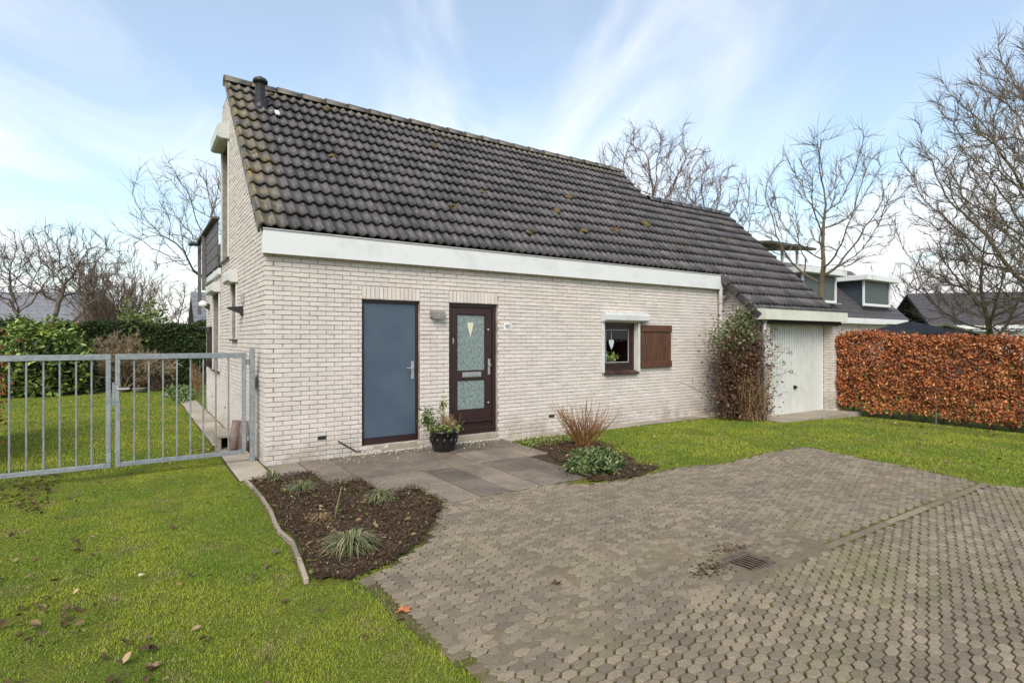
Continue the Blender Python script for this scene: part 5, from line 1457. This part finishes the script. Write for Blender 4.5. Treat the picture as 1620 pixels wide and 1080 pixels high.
# laurel
def dome(n_, rx, ry, h, shell=.75, z0=.1):
    v_ = rng.normal(size=(n_, 3)); v_ /= np.linalg.norm(v_, axis=1, keepdims=True); v_[:, 2] = np.abs(v_[:, 2])
    r_ = shell + (1 - shell) * rng.random(n_) ** .6
    lump = 1 + .13 * np.sin(v_[:, 0] * 7 + v_[:, 2] * 5) + .10 * np.sin(v_[:, 1] * 9 - v_[:, 2] * 8 + 1)
    return v_ * (r_ * lump)[:, None] * np.array([rx, ry, h]) + np.array([0, 0, z0])
lx, ly = place(60, 16.2)
lb = empty('laurel_bush', (lx, ly, 0), 'glossy bright green laurel bush left of the conifer hedge', 'bush')
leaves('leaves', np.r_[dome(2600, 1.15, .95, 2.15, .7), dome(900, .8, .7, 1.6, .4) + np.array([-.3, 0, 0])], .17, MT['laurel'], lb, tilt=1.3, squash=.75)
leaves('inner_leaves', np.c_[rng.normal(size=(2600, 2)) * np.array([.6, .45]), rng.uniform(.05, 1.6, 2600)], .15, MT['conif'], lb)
S = []
for k in range(9): wander((random.gauss(0, .15), random.gauss(0, .15), 0), (random.gauss(0, .35), random.gauss(0, .35), 1), 1.8, .03, .01, 5, .08, 0, S)
link('stems', seg_mesh('stems', S, MT['barkB'], 5), lb)
lx, ly = place(222, 19.6)
lb = empty('lime_bush', (lx, ly, 0), 'yellow green rounded bush showing above the conifer hedge', 'bush')
leaves('leaves', dome(3600, 1.05, .8, 2.85, .6), .12, MT['lime'], lb)
S = []
for k in range(7): wander((random.gauss(0, .15), random.gauss(0, .15), 0), (random.gauss(0, .3), random.gauss(0, .3), 1), 2.2, .03, .01, 5, .08, 0, S)
link('stems', seg_mesh('stems', S, MT['barkB'], 5), lb)
def twiggy(name, x, y, label, n_, h_, spread_, r_, mat, cat='shrub', forks=2, zb=.02, group=None):
    t_ = empty(name, (x, y, zb), label, cat, group); S = []
    for k in range(n_):
        a_ = random.random() * 2 * math.pi; s_ = spread_ * math.sqrt(random.random())
        d = np.array([math.cos(a_) * s_, math.sin(a_) * s_, 1.0]); d /= np.linalg.norm(d)
        J = wander((random.gauss(0, .05), random.gauss(0, .05), 0), d, h_ * random.uniform(.55, 1.1), r_, r_ * .35, 6, .045, .06, S)
        for f in range(forks):
            i_ = random.randrange(2, 5); wander(J[i_][0], side_dir(J[i_][1], R(24)), h_ * random.uniform(.2, .45), r_ * .6, r_ * .25, 4, .05, .06, S)
    link('stems', seg_mesh('stems', S, mat, 4), t_)
    return t_
sh1 = twiggy('dormant_hydrangea', *place(246, 17.6), 'low rusty brown dormant shrub under the conifer hedge', 60, .85, .8, .008, MT['twigB'])
leaves('dry_heads', dome(260, .5, .4, .8, .8), .11, MT['dead'], sh1)
sh1 = twiggy('dormant_shrub', *place(312, 16.5), 'small straw coloured shrub by the rear corner of the house', 26, 1.0, .35, .008, MT['straw'])
gc = empty('ground_cover', (-.33, 10.6, 0), 'low leafy ground cover where the gable path ends', 'plant')
leaves('leaves', np.c_[rng.normal(size=(900, 2)) * np.array([.13, .8]), rng.uniform(.02, .22, 900)], .11, MT['green'], gc)
for k, px in enumerate((193, 221)):
    x_, y_ = place(px, 17.2)
    tag(MB().lathe((0, 0, 0), [(.16, 0), (.20, .12), (.21, .14), (.17, .145)], 14).build('flat_planter', MT['stone'], smooth=True, loc=(0, 0, 0)), ('flat dark planter on the soil under the tan shrub, nearer the gate handle', 'flat dark planter right of the other one before the hedge')[k], 'planter', 'planters before the hedge').location = (x_, y_, 0)
bd_ = [(-6.5, 14.3), (-4.2, 14.0), (-2.2, 13.9), (-.6, 14.2), (.4, 14.3), (.4, 15.4), (-6.5, 15.4)]
hb = soil_bed('hedge_bed', bd_, .12, .03); tag(hb, kind='structure')
# dogwood in front of the wall
dw = twiggy('dogwood', 4.13, -1.42, 'leafless dogwood shrub with fanned orange brown stems before the wall', 85, .74, 1.15, .0066, MT['twigR'], forks=2)
leaves('base_litter', np.c_[rng.normal(size=(260, 2)) * .2, rng.random(260) * .06], .05, MT['redlf'], dw, tilt=.8)
gs = empty('evergreen_shrub', (3.30, -2.55, .02), 'low rounded green leafy shrub at the patio corner', 'shrub')
leaves('leaves', dome(2300, .36, .32, .25, .6, .02), .048, MT['green'], gs, tilt=1.4)
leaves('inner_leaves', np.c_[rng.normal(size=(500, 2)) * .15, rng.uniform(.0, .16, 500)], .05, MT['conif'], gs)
S = []
for k in range(16): wander((random.gauss(0, .04), random.gauss(0, .04), 0), (random.gauss(0, .9), random.gauss(0, .9), .8), .3, .006, .003, 3, .1, 0, S)
link('stems', seg_mesh('stems', S, MT['barkB'], 4), gs)
P = np.c_[rng.uniform(3.55, 4.5, 900), rng.uniform(-1.0, -.35, 900)]
tag(leaves('weeds', np.c_[P, .02 + rng.random(900) * .03], .035, MT['lime'], tilt=.9, kite=True), 'mossy weeds between dogwood and wall foot', 'weeds', kind='stuff')
# climbing shrub at the garage corner
cl = empty('climbing_shrub', (9.02, -.66, 0), 'tangled climbing shrub with green top and brown stems at the garage corner', 'climber')
S = []; S2 = []
for k in range(70):
    d = np.array([random.gauss(0, .22), random.gauss(-.02, .12), 1]); d /= np.linalg.norm(d)
    J = wander((random.gauss(0, .17), random.gauss(0, .12), 0), d, random.uniform(1.2, 2.15), .010, .004, 9, .10, .02, S)
    for f in range(5):
        i_ = random.randrange(2, 9); wander(J[i_][0], side_dir(J[i_][1], R(60)), random.uniform(.2, .55), .005, .002, 4, .18, -.04, S)
for k in range(190):
    wander((random.gauss(.12, .20), random.gauss(-.26, .09), 0), (random.gauss(.05, .22), random.gauss(0, .15), 1), random.uniform(.5, 1.15), .006, .0025, 6, .07, .0, S2)
for (x_, y_, z_, dx, dz, L) in ((.35, -.2, .80, 1, .12, 1.0), (.3, -.2, .95, 1, .5, .75), (.3, -.2, 1.35, 1, .18, .9), (-.4, 0, 1.45, -1, .35, .55), (-.3, 0, .5, -1, -.1, .55), (.3, -.2, .35, 1, .05, .6)):
    J = wander((x_, y_, z_), (dx, -.25, dz), L, .007, .003, 6, .10, 0, S)
    for f in range(4): i_ = random.randrange(2, 6); wander(J[i_][0], side_dir(J[i_][1], R(45)), .25, .004, .002, 3, .15, 0, S)
    leaves('sprig_leaves', J[-1][0][None] + rng.normal(size=(10, 3)) * .035, .05, MT['green'], cl, kite=True)
link('stems', seg_mesh('stems', S, MT['twigD'], 4), cl)['kind'] = 'stuff'
link('dry_stems', seg_mesh('dry_stems', S2, MT['straw'], 4), cl)['kind'] = 'stuff'
P = np.r_[rng.normal(size=(800, 3)) * np.array([.34, .20, .18]) + np.array([-.05, -.02, 1.72]), rng.normal(size=(350, 3)) * np.array([.16, .14, .16]) + np.array([.1, -.05, 2.0]), rng.normal(size=(160, 3)) * np.array([.35, .15, .25]) + np.array([-.15, 0, 1.5])]
leaves('green_leaves', P, .064, MT['green'], cl)
P = np.r_[rng.normal(size=(8800, 3)) * np.array([.31, .18, .42]) + np.array([.04, -.04, 1.05]), rng.normal(size=(2000, 3)) * np.array([.32, .2, .16]) + np.array([.05, -.1, .25])]
P = P[P[:, 2] > .02]
leaves('maroon_leaves', P, .056, MT['redlf'], cl)

# ------------------------------------------------------------------ far buildings
nh = empty('neighbour_house', (36, 9, 0), 'dark roofed brick house with two dormers behind the garage', 'house')
def rel(mb, loc, name, mat, parent):
    mb.V = [(p[0] - loc[0], p[1] - loc[1], p[2] - loc[2]) for p in mb.V]; return mb.build(name, mat, parent)
NL = (36, 9, 0)
rel(MB().box(19, 41.2, 8.9, 16, -.3, 2.6), NL, 'wall', MT['stucco'], nh)
nroof = rel(MB().prism([(8.62, 2.86), (12.3, 6.5), (16.2, 2.86), (16.2, 2.66), (12.3, 6.3), (8.62, 2.66)], 0, 18.8, 41.6), NL, 'roof', MT['underlay'], nh)
for k in range(12):
    y_ = 8.6 + k * .305; z_ = 2.88 + k * .305 * .99
    rel(MB().prism([(y_, z_ + .02), (y_ + .33, z_ + .31), (y_ + .33, z_ + .36), (y_, z_ + .09)], 0, 18.8, 41.62), NL, 'tile_course', MT['tile'], nroof)
rel(MB().box(18.8, 41.65, 8.48, 8.56, 2.60, 2.90, .01), NL, 'fascia', MT['white'], nh)
for x0_, x1_ in ((29.4, 33.15), (36.5, 40.2)):
    dm = rel(MB().box(x0_ + .1, x1_ - .1, 9.25, 12, 3.5, 5.32), NL, 'dormer', MT['darkclad'], nh)
    rel(MB().box(x0_ + .15, x1_ - .15, 9.215, 9.249, 3.86, 5.30), NL, 'pane', MT['cladding'], dm)
    fq = MB(); fq.box(x0_, x0_ + .14, 9.15, 9.24, 3.76, 5.32); fq.box(x1_ - .14, x1_, 9.15, 9.24, 3.76, 5.32); fq.box(x0_ + .14, x1_ - .14, 9.15, 9.24, 3.76, 3.90)
    rel(fq, NL, 'frame', MT['white'], dm)
    rel(MB().box(x0_ - .4, x1_ + .4, 8.75, 12.2, 5.33, 5.66, .02), NL, 'roof_slab', MT['white'], dm)
    rel(MB().box(x0_ - .2, x1_ + .2, 8.95, 9.14, 3.70, 3.75), NL, 'sill', MT['zinc'], dm)
cp = rel(MB().prism([(8.9, 6.62), (12.5, 7.05), (12.5, 7.2), (8.9, 6.75)], 0, 26.0, 30.4), NL, 'canopy', MT['canopy'], nh)
for x_, y_ in ((28.2, 9.6), (29.7, 9.6), (28.2, 12.0)): rel(MB().box(x_, x_ + .12, y_, y_ + .12, 4.0, 6.75), NL, 'post', MT['white'], cp)
# white house at the far right
wx, wy = place(1565, 40)
wh = empty('white_house', (wx, wy, -.15), 'white rendered house with dark tiled roof far right behind the hedge', 'house'); wh.rotation_euler = (0, 0, R(-46))
MB().box(-3.6, 9, 0, 7, 0, 2.4).build('wall', MT['render'], wh)
wr = MB().prism([(-.5, 2.75), (3.0, 5.3), (7.0, 2.75), (7.0, 2.55), (3.0, 5.1), (-.5, 2.55)], 0, -4.0, 9.3).build('roof', MT['underlay'], wh)
for k in range(10): MB().prism([(-.52 + k * .345, 2.76 + k * .2514), (-.14 + k * .345, 3.037 + k * .2514), (-.14 + k * .345, 3.087 + k * .2514), (-.52 + k * .345, 2.85 + k * .2514)], 0, -4.0, 9.3).build('tile_course', MT['tile'], wr)
MB().box(-4.0, 9.3, -.62, -.54, 2.52, 2.78).build('fascia', MT['white'], wh)
w1 = MB().box(1.2, 2.4, -.03, -.001, .9, 2.1).build('window', MT['white'], wh); MB().box(1.28, 2.32, -.04, -.031, .98, 2.02).build('pane', MT['cladding'], w1)
# black gazebo and mossy shed behind the hedge
gx_, gy_ = place(1440, 19)
gz_ = empty('gazebo', (gx_, gy_, -.15), 'black fabric gazebo peak poking above the beech hedge', 'gazebo'); gz_.rotation_euler = (0, 0, R(-20))
MB().add([(-1.2, -1.2, 1.95), (1.2, -1.2, 1.95), (1.2, 1.2, 1.95), (-1.2, 1.2, 1.95), (0, 0, 2.40), (-1.2, -1.2, 1.75), (1.2, -1.2, 1.75), (1.2, 1.2, 1.75), (-1.2, 1.2, 1.75)], [(0, 1, 4), (1, 2, 4), (2, 3, 4), (3, 0, 4), (5, 6, 1, 0), (6, 7, 2, 1), (7, 8, 3, 2), (8, 5, 0, 3)]).build('canopy', MT['tent'], gz_)
MB().lathe((0, 0, 2.37), [(.05, 0), (.06, .05), (.02, .12)], 10).build('finial', MT['tent'], gz_)
for a_, b_ in ((-1.12, -1.12), (1.12, -1.12), (1.12, 1.12), (-1.12, 1.12)): MB().box(a_ - .03, a_ + .03, b_ - .03, b_ + .03, 0, 1.95).build('post', MT['tent'], gz_)
sx_, sy_ = place(1482, 24)
sd_ = empty('shed', (sx_, sy_, -.15), 'garden shed with mossy green felt roof behind the gazebo', 'shed'); sd_.rotation_euler = (0, 0, R(-58))
MB().box(-1.7, 1.7, -1.1, 1.1, 0, 1.75).build('wall', MT['grey'], sd_)
MB().prism([(-1.95, 1.80), (0, 2.42), (1.95, 1.80), (1.95, 1.72), (0, 2.34), (-1.95, 1.72)], 1, -1.25, 1.25).build('roof', MT['mossroof'], sd_)
# brick house beyond the garden, and a grey roof by the corner
hx_, hy_ = place(92, 40)
fh = empty('brick_house', (hx_, hy_, 0), 'distant red brick house with grey roof behind the fruit trees', 'house'); fh.rotation_euler = (0, 0, R(-36))
MB().box(-7, 1.2, 0, 6, 0, 2.6).build('wall', MT['farbrick'], fh)
MB().prism([(-.0, 2.6), (6.0, 2.6), (3.0, 5.0)], 0, .98, 1.19).build('gable', MT['farbrick'], fh)
fr2 = MB().prism([(-.4, 2.5), (3.0, 5.2), (6.4, 2.5), (6.4, 2.3), (3.0, 5.0), (-.4, 2.3)], 0, -7.2, .975).build('roof', MT['fartile'], fh)
for k in range(9): MB().prism([(-.42 + k * .38, 2.52 + k * .30), (.0 + k * .38, 2.84 + k * .30), (.0 + k * .38, 2.88 + k * .30), (-.42 + k * .38, 2.60 + k * .30)], 0, -7.2, .97).build('tile_course', MT['fartile'], fr2)
w1 = MB().box(.2, .9, -.03, -.001, 1.7, 2.4).build('window', MT['white'], fh); MB().box(.25, .85, -.04, -.031, 1.75, 2.35).build('pane', MT['cladding'], w1)
MB().box(1.3, 7.5, 1.2, 5.5, 0, 2.3).build('annex', MT['farbrick'], fh)
hx_, hy_ = place(352, 30)
fh = empty('grey_roofed_house', (hx_, hy_, 0), 'grey tiled roof corner of a house showing left of the gable', 'house')
MB().box(-1.0, 8, 0, 5, 0, 2.0).build('wall', MT['stucco'], fh)
fr2 = MB().prism([(-.5, 1.85), (2.5, 4.2), (5.5, 1.85), (5.5, 1.7), (2.5, 4.05), (-.5, 1.7)], 0, -1.3, 8.2).build('roof', MT['fartile'], fh)
for k in range(8): MB().prism([(-.52 + k * .38, 1.88 + k * .295), (-.1 + k * .38, 2.19 + k * .295), (-.1 + k * .38, 2.24 + k * .295), (-.52 + k * .38, 1.96 + k * .295)], 0, -1.3, 8.2).build('tile_course', MT['fartile'], fr2)
